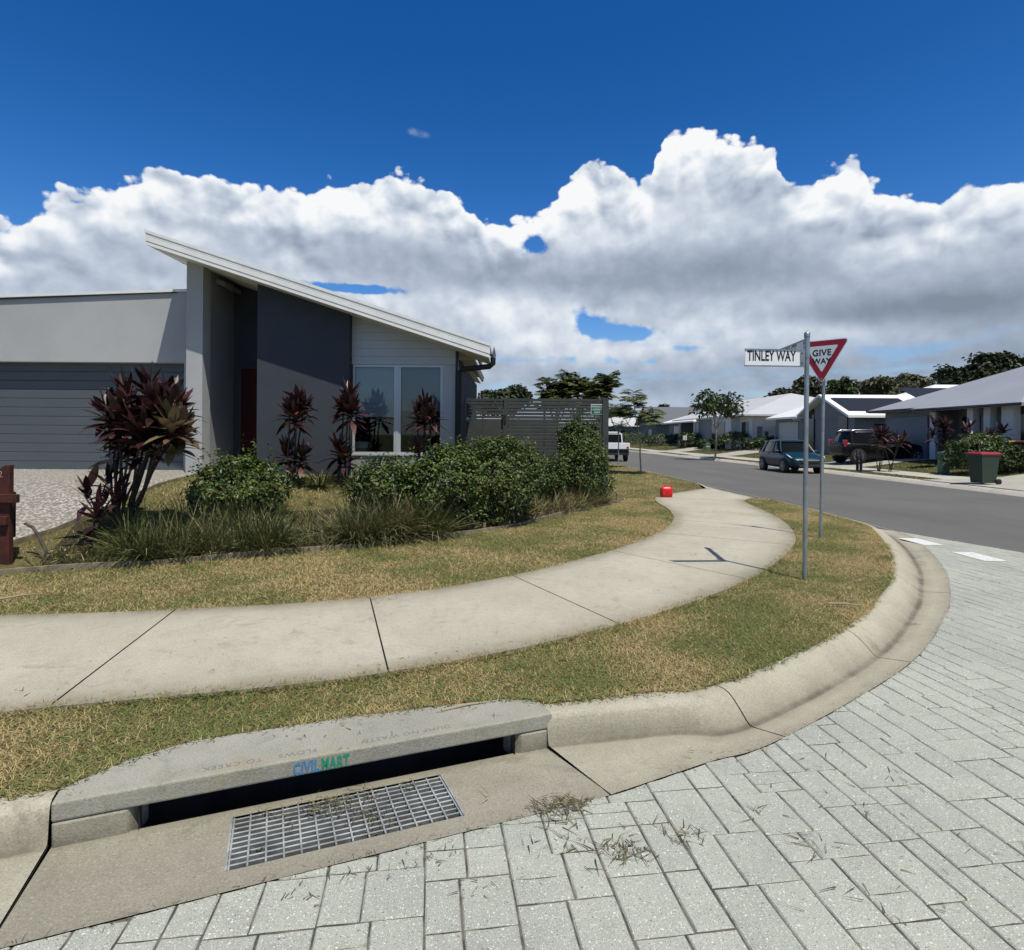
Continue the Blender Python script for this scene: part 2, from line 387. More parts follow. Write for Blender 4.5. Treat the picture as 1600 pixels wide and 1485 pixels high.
# ------------------------------------------------------------------ survey: where the lines of the place run
CH = 1.65
def at(px, py, z=0.0):
    """ground position seen in direction (px, py) of the survey photo, at height z"""
    a = math.atan(.007); dx, dy = px-800, py-680
    x = dx*math.cos(a)+dy*math.sin(a); y = dy*math.cos(a)-dx*math.sin(a)
    Y = 940*(CH-z)/y
    return Vector((x*Y/940, Y, z))
def road_shift(Y): return 0.055*max(0, Y-28)
def cr(pts, step=.1):
    """Catmull-Rom through points of any dimension, resampled at about step"""
    P = [np.array(p, float) for p in pts]; P = [2*P[0]-P[1]] + P + [2*P[-1]-P[-2]]; out = []
    for i in range(1, len(P)-2):
        n = max(2, int(np.linalg.norm((P[i+1]-P[i])[:2])/step))
        for k in range(n):
            t = k/n
            out.append(.5*((2*P[i])+(-P[i-1]+P[i+1])*t+(2*P[i-1]-5*P[i]+4*P[i+1]-P[i+2])*t*t+(-P[i-1]+3*P[i]-3*P[i+1]+P[i+2])*t**3))
    out.append(P[-2]); return np.array(out)
def side_of(p, curve):
    """signed distance of points p (n,2) to a polyline, positive on its left"""
    p = np.atleast_2d(p); A = curve[:-1, :2]; B = curve[1:, :2]; best = np.full(len(p), 1e9); sg = np.ones(len(p))
    for a, b in zip(A, B):
        d = b-a; L2 = (d*d).sum()+1e-12; t = np.clip(((p-a)@d)/L2, 0, 1); q = a+t[:, None]*d; r = p-q; dist = np.hypot(r[:, 0], r[:, 1])
        s = d[0]*r[:, 1]-d[1]*r[:, 0]; k = dist < best-1e-9
        best[k] = dist[k]; sg[k] = np.sign(s[k])
    return best*sg
def clip_half(poly, o, d, keep_left=True):
    out = []
    f = lambda q: (d[0]*(q[1]-o[1])-d[1]*(q[0]-o[0]))*(1 if keep_left else -1)
    for i in range(len(poly)):
        a, b = poly[i], poly[(i+1) % len(poly)]; fa, fb = f(a), f(b)
        if fa >= 0: out.append(a)
        if (fa >= 0) != (fb >= 0):
            t = fa/(fa-fb); out.append((a[0]+(b[0]-a[0])*t, a[1]+(b[1]-a[1])*t))
    return out
def clip_curve(poly, curve, keep_left=True):
    curve = COARSE.get(id(curve), curve)
    c = np.mean(np.array(poly), 0); A = curve[:-1, :2]; B = curve[1:, :2]; d = B-A
    t = np.clip(((c-A)*d).sum(1)/((d*d).sum(1)+1e-12), 0, 1); q = A+t[:, None]*d; i = int(np.argmin(((c-q)**2).sum(1)))
    return clip_half(poly, A[i], d[i], keep_left)
COARSE = {}
def inside(p, poly):
    x, y = p[:, 0], p[:, 1]; c = np.zeros(len(p), bool); n = len(poly)
    for i in range(n):
        x0, y0 = poly[i][:2]; x1, y1 = poly[(i+1) % n][:2]
        k = (y0 > y) != (y1 > y)
        c ^= k & (x < (x1-x0)*(y-y0)/(y1-y0+1e-12)+x0)
    return c

G0 = Vector((-1.87, 2.45, 0)); GA = R(21.5); GT = Vector((math.cos(GA), math.sin(GA), 0)); GN = Vector((math.sin(GA), -math.cos(GA), 0))
def G(s, q, z=0): return G0 + GT*s + GN*q + Vector((0, 0, z))
LIPQ = .585
# stations along the gutter lip: x, y, total width, gutter width, 0 barrier .. 1 layback, height of the kerb
def st(px, py, W, g, ty, h=.13): p = at(px, py, 0); return (p.x, p.y, W, g, ty, h)
LEFT = [(*G(-7, LIPQ)[:2], .72, .57, .25, .13), (*G(-.006, LIPQ)[:2], .71, .57, .1, .13)]
MAIN = [(*G(2.29, LIPQ-.02)[:2], .70, .55, 0.0, .13), st(1105, 1192, .56, .38, .08), st(1227, 1152, .45, .21, .9), st(1424, 1035, .47, .22, 1), st(1478, 960, .50, .24, 1), st(1485, 927, .54, .26, 1),
        st(1476, 890, .58, .27, 1), st(1442, 852, .60, .28, 1), st(1399, 830, .58, .28, 1), st(1289, 802, .52, .26, 1), st(1240, 790, .50, .25, 1, .12), (6.78, 15.6, .6, .25, 1, .03), (6.66, 18.4, .6, .25, 1, .03), (6.55, 20.2, .5, .25, 1, .12), (6.35, 26, .5, .25, 1, .13),
        (6.3-road_shift(40), 40, .5, .25, 1, .13), (6.3-road_shift(60), 60, .5, .25, 1, .13), (6.3-road_shift(90), 90, .5, .25, 1, .13), (6.3-road_shift(140), 140, .5, .25, 1, .13)]
LEFTC = cr(LEFT, .2); MAINC = cr(MAIN, .08)
GULLYLIP = np.array([(*G(-.012, LIPQ)[:2], 0, 0, 0, 0), (*G(2.29, LIPQ-.02)[:2], 0, 0, 0, 0)])
LIP = np.concatenate([LEFTC[:-1], GULLYLIP, MAINC[1:]])
def normals(c):
    t = np.gradient(c[:, :2], axis=0); t = t/np.linalg.norm(t, axis=1, keepdims=True); return np.stack([-t[:, 1], t[:, 0]], 1)
BACKM = MAINC[:, :2]+normals(MAINC)*MAINC[:, 2:3]; BACKL = LEFTC[:, :2]+normals(LEFTC)*LEFTC[:, 2:3]
LINTEL = [(0, .12), (.21, .28), (.46, .37), (1.2, .36), (1.74, .31), (2.07, .27), (2.22, .20), (2.26, .14)]
BACKM = BACKM[((BACKM-np.array(G0[:2]))@np.array(GT[:2]) > 2.33) | (BACKM[:, 1] > 6)]
BACK = np.concatenate([BACKL, [G(s, -y)[:2] for s, y in LINTEL], BACKM])   # edge of the grass all along the kerb

def thin(c, tol=.004):
    out = [0]; i = 0
    while i < len(c)-1:
        j = i+1
        while j < len(c)-1 and j-i < 60:
            a, b = c[i, :2], c[j+1, :2]; d = b-a; L = np.hypot(*d)+1e-9; r = c[i+1:j+1, :2]-a
            if np.max(np.abs(d[0]*r[:, 1]-d[1]*r[:, 0])/L) > tol: break
            j += 1
        out.append(j); i = j
    return c[out]
LIP = thin(LIP); BACK = thin(BACK)

# lot boundary (timber edging) and the terrain
EDGE = [at(-700, 925, .17), at(-200, 905, .17), at(0, 893, .17), at(300, 873, .17), at(600, 847, .17), at(700, 836, .17), at(800, 820, .17), at(880, 802, .17), at(965, 783, .17)]
EDGEC = cr([(p.x, p.y) for p in EDGE], .25)
LOT = np.concatenate([EDGEC, [(2.46, 15.2), (2.46, 17.7), (2.46, 40), (2.0, 80)]])
def sstep(t): t = np.clip(t, 0, 1); return t*t*(3-2*t)
def gz(x, y):
    """height of the ground left of the main road"""
    p = np.stack([np.atleast_1d(x), np.atleast_1d(y)], 1).astype(float)
    d = side_of(p, LOT)
    z = .125 + .69*sstep(d/4.6)**.85
    z = np.where(d <= 0, .125, z); r = sstep((p[:, 0]-4.2)/1.4)*sstep((p[:, 1]-13.6)/1.0)*sstep((19.8-p[:, 1])/1.0)
    return z-.16*r*(p[:, 0] < 7)
def gz1(x, y): return float(gz([x], [y])[0])
def gzr(x, y):
    xs = np.asarray(x)+np.vectorize(road_shift)(np.asarray(y))
    return .125 + .05*sstep((xs-14.9)/2) + .40*sstep((xs-16.8)/4)

# ------------------------------------------------------------------ materials of the ground
def concrete(name, c1, c2, stain=(.10, .085, .06), attr=None, speck=.16, bump=.0022, stain_amt=.55):
    m = bpy.data.materials.new(name); m.use_nodes = True; N = NT(m.node_tree); bs = N.n['Principled BSDF']
    P = N.new('ShaderNodeTexCoord').outputs['Object']
    a = N.noise(P, 1.1, 6, .65); b = N.noise(P, 9, 6, .7); c = N.noise(P, 120, 3, .6); d = N.noise(P, 2.7, 8, .72, .6)
    col = N.mix(N.smooth(a, .3, .7), c1, c2)
    col = N.mix(N.m('MULTIPLY', N.smooth(b, .46, .72), .55), col, tuple(x*.70 for x in c1))
    col = N.mix(N.m('MULTIPLY', N.smooth(c, .50, .72), min(1, speck*4.5)), col, tuple(x*.55 for x in c1))
    col = N.mix(N.m('MULTIPLY', N.smooth(c, .46, .30), min(1, speck*3.5)), col, tuple(min(1, x*1.35) for x in c1))
    col = N.mix(N.m('MULTIPLY', N.smooth(d, .57, .72), .45), col, stain)
    st2 = N.noise(P, 4.2, 7, .75, 1.5); col = N.mix(N.m('MULTIPLY', N.smooth(st2, .56, .70), .38), col, tuple(x*.62 for x in c2))
    col = N.mix(N.m('MULTIPLY', N.smooth(st2, .42, .30), .30), col, tuple(min(1, x*1.22) for x in c1))
    pits = N.voro(P, 45); col = N.mix(N.m('MULTIPLY', N.smooth(pits, .10, .04), .5), col, tuple(x*.35 for x in c1))
    if attr:
        at_ = N.new('ShaderNodeAttribute', attribute_name=attr)
        k = N.m('MULTIPLY', at_.outputs['Fac'], N.m('ADD', .55, N.m('MULTIPLY', N.smooth(N.noise(P, 1.6, 8, .72), .30, .70), .6)), clamp=True)
        col = N.mix(N.m('MULTIPLY', k, stain_amt), col, stain)
    N.put(bs.inputs['Base Color'], col); bs.inputs['Roughness'].default_value = .9; bs.inputs['Specular IOR Level'].default_value = .25
    bp = N.new('ShaderNodeBump'); bp.inputs['Distance'].default_value = bump; N.link(N.m('ADD', c, N.m('MULTIPLY', b, 1.5)), bp.inputs['Height']); N.link(bp.outputs[0], bs.inputs['Normal'])
    MATS[name] = m; return m
M_PATH = concrete('path_concrete', (0.445, 0.418, 0.335), (0.370, 0.346, 0.275), (0.170, 0.140, 0.090), attr='dirt', stain_amt=.8)
M_KERB = concrete('kerb_concrete', (0.420, 0.394, 0.305), (0.345, 0.322, 0.246), (0.070, 0.062, 0.045), attr='dirt', stain_amt=.85)
M_APRON = concrete('apron_concrete', (0.345, 0.326, 0.255), (0.270, 0.256, 0.200), (0.120, 0.106, 0.078), attr='dirt', speck=.20)
M_LINTEL = concrete('lintel_concrete', (0.325, 0.318, 0.270), (0.265, 0.262, 0.225), (0.290, 0.235, 0.115), attr='dirt', speck=.16)
M_FARCON = concrete('far_concrete', (0.448, 0.432, 0.376), (0.384, 0.368, 0.320), (0.240, 0.216, 0.176))
M_GAP = mat('joint_dirt', (0.022, 0.020, 0.016), .95, bump=.002)
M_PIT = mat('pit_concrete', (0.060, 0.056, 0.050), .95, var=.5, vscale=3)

def m_paver():
    m = bpy.data.materials.new('paver'); m.use_nodes = True; N = NT(m.node_tree); bs = N.n['Principled BSDF']
    P = N.new('ShaderNodeTexCoord').outputs['Object']; g = N.new('ShaderNodeNewGeometry'); ri = g.outputs['Random Per Island']
    base = N.mix(ri, (0.352, 0.370, 0.312), (0.398, 0.413, 0.345))
    base = N.mix(N.m('MULTIPLY', N.smooth(N.noise(P, .9, 5, .65), .35, .7), .5), base, (0.248, 0.256, 0.228))
    base = N.mix(N.m('MULTIPLY', N.smooth(N.noise(P, 7, 6, .7), .5, .72), .35), base, (0.224, 0.228, 0.196))
    fine = N.noise(P, 190, 3, .6)
    base = N.mix(N.m('MULTIPLY', N.smooth(fine, .50, .70), .55), base, (0.152, 0.160, 0.144))
    wob = N.noise(P, 230, 2, .6)
    for scl, th, keep, kd in ((60, .15, .78, .08), (125, .22, .70, .16), (210, .26, .76, .18)):
        v = N.new('ShaderNodeTexVoronoi'); N.link(P, v.inputs['Vector']); v.inputs['Scale'].default_value = scl
        sel = N.new('ShaderNodeSeparateColor'); N.link(v.outputs['Color'], sel.inputs[0])
        d = N.m('SUBTRACT', v.outputs['Distance'], N.m('ADD', N.m('MULTIPLY', N.m('SUBTRACT', wob, .5), .45), N.m('MULTIPLY', sel.outputs[1], .16)))
        base = N.mix(N.m('MULTIPLY', N.m('MULTIPLY', N.smooth(d, th, th-.07), N.m('GREATER_THAN', sel.outputs[0], keep)), .9), base, (.62, .625, .58))
        base = N.mix(N.m('MULTIPLY', N.m('MULTIPLY', N.smooth(d, th, th-.07), N.m('LESS_THAN', sel.outputs[0], kd)), .7), base, (.09, .09, .08))
    N.put(bs.inputs['Base Color'], base); bs.inputs['Roughness'].default_value = .85; bs.inputs['Specular IOR Level'].default_value = .25
    bp = N.new('ShaderNodeBump'); bp.inputs['Distance'].default_value = .0016; N.link(N.m('ADD', fine, N.noise(P, 40, 3, .6)), bp.inputs['Height']); N.link(bp.outputs[0], bs.inputs['Normal'])
    return m
M_PAVER = m_paver()
def m_asphalt():
    m = bpy.data.materials.new('asphalt'); m.use_nodes = True; N = NT(m.node_tree); bs = N.n['Principled BSDF']
    P = N.new('ShaderNodeTexCoord').outputs['Object']
    mp = N.new('ShaderNodeMapping'); N.link(P, mp.inputs[0]); mp.inputs['Scale'].default_value = (1, .12, 1); mp.inputs['Rotation'].default_value = (0, 0, 0)
    a = N.noise(mp.outputs[0], .9, 6, .65); b = N.noise(P, 90, 3, .7); c = N.noise(P, .35, 5, .6)
    col = N.mix(N.smooth(a, .3, .7), (0.098, 0.096, 0.091), (0.126, 0.122, 0.114))
    col = N.mix(N.m('MULTIPLY', N.smooth(c, .45, .7), .5), col, (0.082, 0.080, 0.076))
    col = N.mix(N.m('MULTIPLY', N.smooth(b, .45, .7), .6), col, (0.150, 0.147, 0.140))
    col = N.mix(N.m('MULTIPLY', N.smooth(N.noise(P, 1.7, 8, .75, 1.0), .68, .74), .6), col, (0.036, 0.036, 0.038))
    N.put(bs.inputs['Base Color'], col); bs.inputs['Roughness'].default_value = .85; bs.inputs['Specular IOR Level'].default_value = .3
    bp = N.new('ShaderNodeBump'); bp.inputs['Distance'].default_value = .003; N.link(b, bp.inputs['Height']); N.link(bp.outputs[0], bs.inputs['Normal'])
    return m
M_ASPHALT = m_asphalt()
def m_soil(name, c1, c2, c3):
    m = bpy.data.materials.new(name); m.use_nodes = True; N = NT(m.node_tree); bs = N.n['Principled BSDF']
    P = N.new('ShaderNodeTexCoord').outputs['Object']
    a = N.noise(P, 1.3, 6, .65); b = N.noise(P, 30, 5, .7); c = N.noise(P, .25, 4, .6)
    col = N.mix(N.smooth(a, .35, .65), c1, c2); col = N.mix(N.smooth(b, .4, .65), col, c3); col = N.mix(N.m('MULTIPLY', N.smooth(c, .4, .65), .5), col, c2)
    N.put(bs.inputs['Base Color'], col); bs.inputs['Roughness'].default_value = 1; bs.inputs['Specular IOR Level'].default_value = .1
    bp = N.new('ShaderNodeBump'); bp.inputs['Distance'].default_value = .02; N.link(b, bp.inputs['Height']); N.link(bp.outputs[0], bs.inputs['Normal'])
    return m
M_TURF = m_soil('dry_turf', (0.200, 0.160, 0.075), (0.120, 0.120, 0.048), (0.060, 0.050, 0.024))
M_FARTURF = m_soil('far_turf', (0.104, 0.104, 0.044), (0.068, 0.084, 0.028), (0.052, 0.064, 0.024))
M_MULCH = m_soil('mulch', (0.040, 0.032, 0.022), (0.028, 0.024, 0.016), (0.072, 0.060, 0.040))
def m_aggregate():
    m = bpy.data.materials.new('exposed_aggregate'); m.use_nodes = True; N = NT(m.node_tree); bs = N.n['Principled BSDF']
    P = N.new('ShaderNodeTexCoord').outputs['Object']
    v = N.new('ShaderNodeTexVoronoi'); N.link(P, v.inputs['Vector']); v.inputs['Scale'].default_value = 26
    sel = N.new('ShaderNodeSeparateColor'); N.link(v.outputs['Color'], sel.inputs[0])
    col = N.mix(sel.outputs[0], (0.240, 0.224, 0.192), (0.528, 0.504, 0.448)); col = N.mix(N.m('MULTIPLY', N.m('GREATER_THAN', sel.outputs[1], .8), .6), col, (0.192, 0.144, 0.096))
    col = N.mix(N.smooth(v.outputs['Distance'], .42, .62), col, (0.160, 0.148, 0.124))
    col = N.mix(N.m('MULTIPLY', N.smooth(N.noise(P, .8, 5, .6), .4, .7), .3), col, (0.224, 0.208, 0.176))
    N.put(bs.inputs['Base Color'], col); bs.inputs['Roughness'].default_value = .8
    bp = N.new('ShaderNodeBump'); bp.inputs['Distance'].default_value = -.008; N.link(v.outputs['Distance'], bp.inputs['Height']); N.link(bp.outputs[0], bs.inputs['Normal'])
    return m
M_AGG = m_aggregate()
M_PAINT = mat('road_paint', (0.624, 0.624, 0.600), .7, var=.35, vscale=18, bump=.001, bscale=200, contrast=(.5, .75))

# ------------------------------------------------------------------ ground sheets
def grid_mesh(name, xs, ys, zf, material, keep=None, curves=()):
    mb = MB(); cache = {}
    for i in range(len(xs)-1):
        for j in range(len(ys)-1):
            poly = [(xs[i], ys[j]), (xs[i+1], ys[j]), (xs[i+1], ys[j+1]), (xs[i], ys[j+1])]
            for c, left in curves:
                if len(poly) > 2 and keep and keep(poly) != 'in': poly = clip_curve(poly, c, left)
            if len(poly) < 3 or (curves and keep(poly) != 'in' and side_of(np.mean(np.array(poly), 0)[None], LIP)[0] < .2): continue
            ids = []
            for q in poly:
                k = (round(q[0], 4), round(q[1], 4))
                if k not in cache: cache[k] = len(mb.v); mb.v.append((q[0], q[1], 0))
                ids.append(cache[k])
            if len(set(ids)) > 2: mb.f.append(ids); mb.mi.append(0); mb.sm.append(True)
    V = np.array(mb.v); z = zf(V[:, 0], V[:, 1]); mb.v = [(a, b, float(c)) for (a, b, _), c in zip(mb.v, z)]
    return tag(mb.build(name, material), kind='structure')
o = tag(MB().quad((-2500, -2500, -.9), (2500, -2500, -.9), (2500, 2500, -.9), (-2500, 2500, -.9)).build('ground', M_FARTURF), kind='structure')
# the verge and lot on the near side
BK = BACK[:, :2]
def near_keep(poly):
    c = np.mean(np.array(poly), 0)
    return 'in' if abs(side_of(c[None], BACK)[0]) > 8 or (c[0] < -4.5 and c[1] > 4) or (c[0] < 2 and c[1] > 6.5) or (c[0] < 5 and c[1] > 10) else 'edge'
xs = np.unique(np.concatenate([np.arange(-16, -6, .8), np.arange(-6, 7.2, .3)])); ys = np.unique(np.concatenate([np.arange(-1, 20, .3), np.arange(20, 60, 2.0), np.arange(60, 141, 10)]))
def lower(x, y): return gz(x, y)+.003
bkc = BACK
grid_mesh('verge', xs, ys, lower, M_TURF, near_keep, [(bkc, True)])
# far side of the main road
xs = np.array([-2.2, 0, .5, 1, 2, 3, 4, 5, 6, 7, 9, 15, 40, 80]); ys = np.concatenate([np.arange(-5, 60, 2.5), np.arange(60, 141, 10)])
mb = MB(); V = []
for y in ys:
    for dx in [0, .6, 1.4, 2, 2.6, 3.4, 4.2, 5.2, 6.2, 8, 14, 40, 90]:
        x = 14.95-road_shift(y)+dx; V.append((x, y, float(gzr(x, y))-.012))
n = 13; mb.smooth = True
mb.add(V, [(j*n+i, j*n+i+1, (j+1)*n+i+1, (j+1)*n+i) for j in range(len(ys)-1) for i in range(n-1)])
tag(mb.build('far_verge', M_FARTURF), kind='structure')

# asphalt of the main road and its seam with the paved threshold
SEAM = [(6.30, 12.4), (6.75, 10.75), at(1600, 864, 0)[:2]]; sd = Vector(SEAM[2])-Vector(SEAM[1]); SEAM.append(tuple(Vector(SEAM[2])+sd*6)); SEAMC = np.array(SEAM)
mb = MB(); V = []
for y in np.concatenate([np.arange(11, 60, 2.0), np.arange(60, 151, 6)]):
    l = np.interp(y, MAINC[100:, 1], MAINC[100:, 0]); V += [(l-.12, y, 0), (14.4-road_shift(y)+.05, y, 0)]
mb.add(V, [(2*i, 2*i+1, 2*i+3, 2*i+2) for i in range(len(V)//2-1)])
t = SEAMC[-1]
mb.add([(6.68, 11, 0), (SEAM[1][0], SEAM[1][1], 0), (SEAM[2][0], SEAM[2][1], 0), (t[0], t[1], 0), (16, -10, 0), (14.45, -10, 0), (14.45, 11, 0)], [(0, 1, 2, 3, 4, 5, 6)])
tag(mb.build('road', M_ASPHALT), kind='structure')

# ------------------------------------------------------------------ pavers
def build_pavers():
    a = R(8.0); U = np.array([math.cos(a), math.sin(a)]); W = np.array([-math.sin(a), math.cos(a)]); r = random.Random(3)
    mb = MB(); u = -5.2
    def lay(u0, u1, v0, v1):
            gu, gv = r.uniform(.0018, .0052), r.uniform(.0010, .0042)
            P = [tuple(U*x+W*y) for x, y in [(u0+gu, v0+gv), (u1-gu, v0+gv), (u1-gu, v1-gv), (u0+gu, v1-gv)]]
            ctr = np.mean(P, 0)
            if ctr[0] < -4.5 or ctr[0] > 11.5 or ctr[1] < .2: return
            sd_ = side_of(ctr[None], LIP)[0]
            if sd_ > .5: return
            if sd_ > -.6: P = clip_curve(P, LIP, False)
            if len(P) >= 3 and ctr[0] > 5: P = clip_curve(P, SEAMC, False)
            if len(P) < 3: return
            if ctr[1] < 6:
                P = [(a[0]+(b[0]-a[0])*f+r.uniform(-.0016, .0016)*(f > 0), a[1]+(b[1]-a[1])*f+r.uniform(-.0016, .0016)*(f > 0)) for a, b in zip(P, P[1:]+P[:1]) for f in (0, .33, .66)]
            Q = np.array(P); ctr = Q.mean(0); ar = .5*abs(np.dot(Q[:, 0], np.roll(Q[:, 1], 1))-np.dot(Q[:, 1], np.roll(Q[:, 0], 1)))
            if ar < 4e-4 or side_of(ctr[None], LIP)[0] > 0: return
            d = ctr-Q; ln = np.linalg.norm(d, axis=1, keepdims=True); T = Q+d/ln*np.minimum(.0062, ln*.4)
            T = T+np.array([[r.uniform(-.0012, .0012), r.uniform(-.0012, .0012)] for _ in T])
            z = r.uniform(-.0012, .0012); tx, ty = r.uniform(-.006, .006), r.uniform(-.006, .006); n = len(P)
            zt = [z+tx*(q[0]-ctr[0])+ty*(q[1]-ctr[1]) for q in T]
            vs = [(q[0], q[1], h) for q, h in zip(T, zt)]+[(q[0], q[1], h-.005) for q, h in zip(Q, zt)]
            fs = [tuple(range(n))]+[(i, n+i, n+(i+1) % n, (i+1) % n) for i in range(n)]
            if np.dot(T[:, 0], np.roll(T[:, 1], -1))-np.dot(T[:, 1], np.roll(T[:, 0], -1)) < 0: fs = [tuple(reversed(f)) for f in fs]
            mb.add(vs, fs)
    while u < 11.5:
        w = r.choice([.27, .32, .36]); v = -1.0-r.random()*.4
        while v < 13.0:
            L = r.choice([.16, .20, .24, .28, .32]); k = r.random(); c = w*r.choice([.4, .5, .5, .6])
            if k < .22 and L <= .20: lay(u, u+w, v, v+L)
            elif k < .62: lay(u, u+c, v, v+L); lay(u+c, u+w, v, v+L)
            elif k < .82: h = L*r.choice([.4, .5, .6]); lay(u, u+c, v, v+L); lay(u+c, u+w, v, v+h); lay(u+c, u+w, v+h, v+L)
            else: h = L*r.choice([.4, .5, .6]); lay(u, u+c, v, v+h); lay(u, u+c, v+h, v+L); lay(u+c, u+w, v, v+L)
            v += L
        u += w
    return tag(mb.build('paved_road', M_PAVER), kind='structure')
build_pavers()
mb = MB(); pts = [tuple(p[:2]) for p in LIP if p[1] < 12.3]
vs = []; fs = []
poly = pts+[tuple(SEAM[1]), tuple(SEAM[2]), tuple(SEAM[3]), (16, -12), (-9, -12)]
bm = bmesh.new(); bm.faces.new([bm.verts.new((x, y, -.0052)) for x, y in poly]); bmesh.ops.triangulate(bm, faces=bm.faces); me = bpy.data.meshes.new('paving_sand'); bm.to_mesh(me); bm.free()
M_SAND = mat('joint_sand', (.05, .047, .038), 1, col2=(.13, .122, .10), vscale=9, bump=.004, contrast=(.42, .60))
tag(link_mesh('paving_sand', me, M_SAND), kind='structure')
# give way line: painted blocks on the pavers
mb = MB()
for yc in (9.55, 8.38, 7.2, 6.05):
    x0 = 6.50+(9.55-yc)*.012
    n = 6
    for i in range(n):
        a, b = yc-.31+.62*i/n, yc-.31+.62*(i+1)/n
        mb.quad((x0-.155, a, .0045), (x0+.155, a, .0045), (x0+.155, b, .0045), (x0-.155, b, .0045))
tag(mb.build('give_way_line', M_PAINT), kind='structure')

# ------------------------------------------------------------------ kerbs
def kerb_profile(W, g, ty, h):
    f = W-g                                   # run of the face and top
    bar = [(0, .002), (g*.5, -.014), (g-.04, -.026), (g-.01, -.028), (g+.004, -.026), (g+.012, .0), (g+.018, .05), (g+.026, h-.028), (g+.036, h-.009), (g+.058, h), (W, h)]
    lay = [(0, .002), (g*.5, -.012), (g*.85, -.022), (g*.96, -.024), (g+f*.04, -.021), (g+f*.12, -.008), (g+f*.32, h*.32), (g+f*.52, h*.66), (g+f*.68, h*.88), (g+f*.82, h*.98), (W, h)]
    return [(a[0]*(1-ty)+b[0]*ty, a[1]*(1-ty)+b[1]*ty) for a, b in zip(bar, lay)]
DIRT = [.40, .12, .35, .95, .95, .55, .22, .08, .04, .02, .25]
def sweep_kerb(name, C, joints, M, left=True):
    N_ = normals(C)*(1 if left else -1); arc = np.concatenate([[0], np.cumsum(np.linalg.norm(np.diff(C[:, :2], axis=0), axis=1))])
    V = []; F = []; MI = []; D = []
    def emit(a, b, dz, mi):
        ss = np.concatenate([[a], arc[(arc > a+.01) & (arc < b-.01)], [b]]); o = len(V); n = 11
        for s in ss:
            c = [np.interp(s, arc, C[:, k]) for k in range(6)]; nn = [np.interp(s, arc, N_[:, k]) for k in (0, 1)]
            for (u, z), d in zip(kerb_profile(*c[2:]), DIRT):
                V.append((c[0]+nn[0]*u, c[1]+nn[1]*u, z+dz)); D.append(d)
        for i in range(len(ss)-1):
            for k in range(n-1):
                q = (o+i*n+k, o+i*n+k+1, o+(i+1)*n+k+1, o+(i+1)*n+k); F.append(q if left is False else tuple(reversed(q))); MI.append(mi)
    js = [0]+list(joints)+[arc[-1]]
    for i, (a, b) in enumerate(zip(js[:-1], js[1:])): emit(a+(.005 if i else 0), b-(.005 if i < len(js)-2 else .001), 0, 0)
    emit(0, arc[-1], -.012, 1)
    o = np_mesh(name, np.array(V), np.array(F), [M, M_GAP], smooth=True, mi=np.array(MI))
    a = o.data.attributes.new('dirt', 'FLOAT', 'POINT'); a.data.foreach_set('value', np.array(D, np.float32))
    return tag(o, kind='structure')
def arc_at(C, p):
    arc = np.concatenate([[0], np.cumsum(np.linalg.norm(np.diff(C[:, :2], axis=0), axis=1))]); return arc[int(np.argmin(np.hypot(C[:, 0]-p[0], C[:, 1]-p[1])))]
js = [arc_at(MAINC, at(*p)) for p in ((1227, 1152), (1424, 1035), (1485, 927), (1455, 862))]
while js[-1] < 30: js.append(js[-1]+2.5)
sweep_kerb('kerb', MAINC, js, M_KERB); sweep_kerb('kerb', LEFTC, [2.2, 4.6], M_KERB)
RK = np.array([(14.35-road_shift(y), y, .62, .30, 1, .12) for y in np.concatenate([np.arange(-6, 40, .5), np.arange(40, 141, 5)])])
sweep_kerb('far_kerb', RK, list(np.arange(2, 60, 2.5)), concrete('far_kerb_concrete', (.50, .475, .41), (.43, .41, .35), (.16, .14, .11), attr='dirt'), left=False)

# ------------------------------------------------------------------ footpath
NEAR = [(-420, 1150), (75, 1105), (607, 1050), (968, 975), (1170, 905), (1240, 852), (1236, 826), (1212, 807)]
FAR = [(-40, 962), (275, 952), (578, 933), (800, 899), (955, 860), (1030, 832), (1052, 812), (1046, 797)]
zP = .148
NEARC = [at(*p, zP) for p in NEAR]; FARC = [at(*p, zP) for p in FAR]
NEARC = [Vector((-7.5, 2.35, zP))]+NEARC+[Vector((5.42, 14.0, zP)), Vector((6.22, 15.3, .05))]
FARC = [Vector((-8.5, 4.55, zP))]+FARC+[Vector((3.62, 14.9, zP)), Vector((6.10, 18.7, .05))]
def ribbon():
    a = cr([tuple(p) for p in NEARC], 1); k = 14
    def dense(L):
        P = [np.array(p) for p in L]; P = [2*P[0]-P[1]]+P+[2*P[-1]-P[-2]]; out = []
        for i in range(1, len(P)-2):
            for j in range(k):
                t = j/k
                out.append(.5*((2*P[i])+(-P[i-1]+P[i+1])*t+(2*P[i-1]-5*P[i]+4*P[i+1]-P[i+2])*t*t+(-P[i-1]+3*P[i]-3*P[i+1]+P[i+2])*t**3))
        out.append(P[-2]); return np.array(out)
    return dense(NEARC), dense(FARC), k
pn, pf, kk = ribbon()
mb = MB(); mb.smooth = False
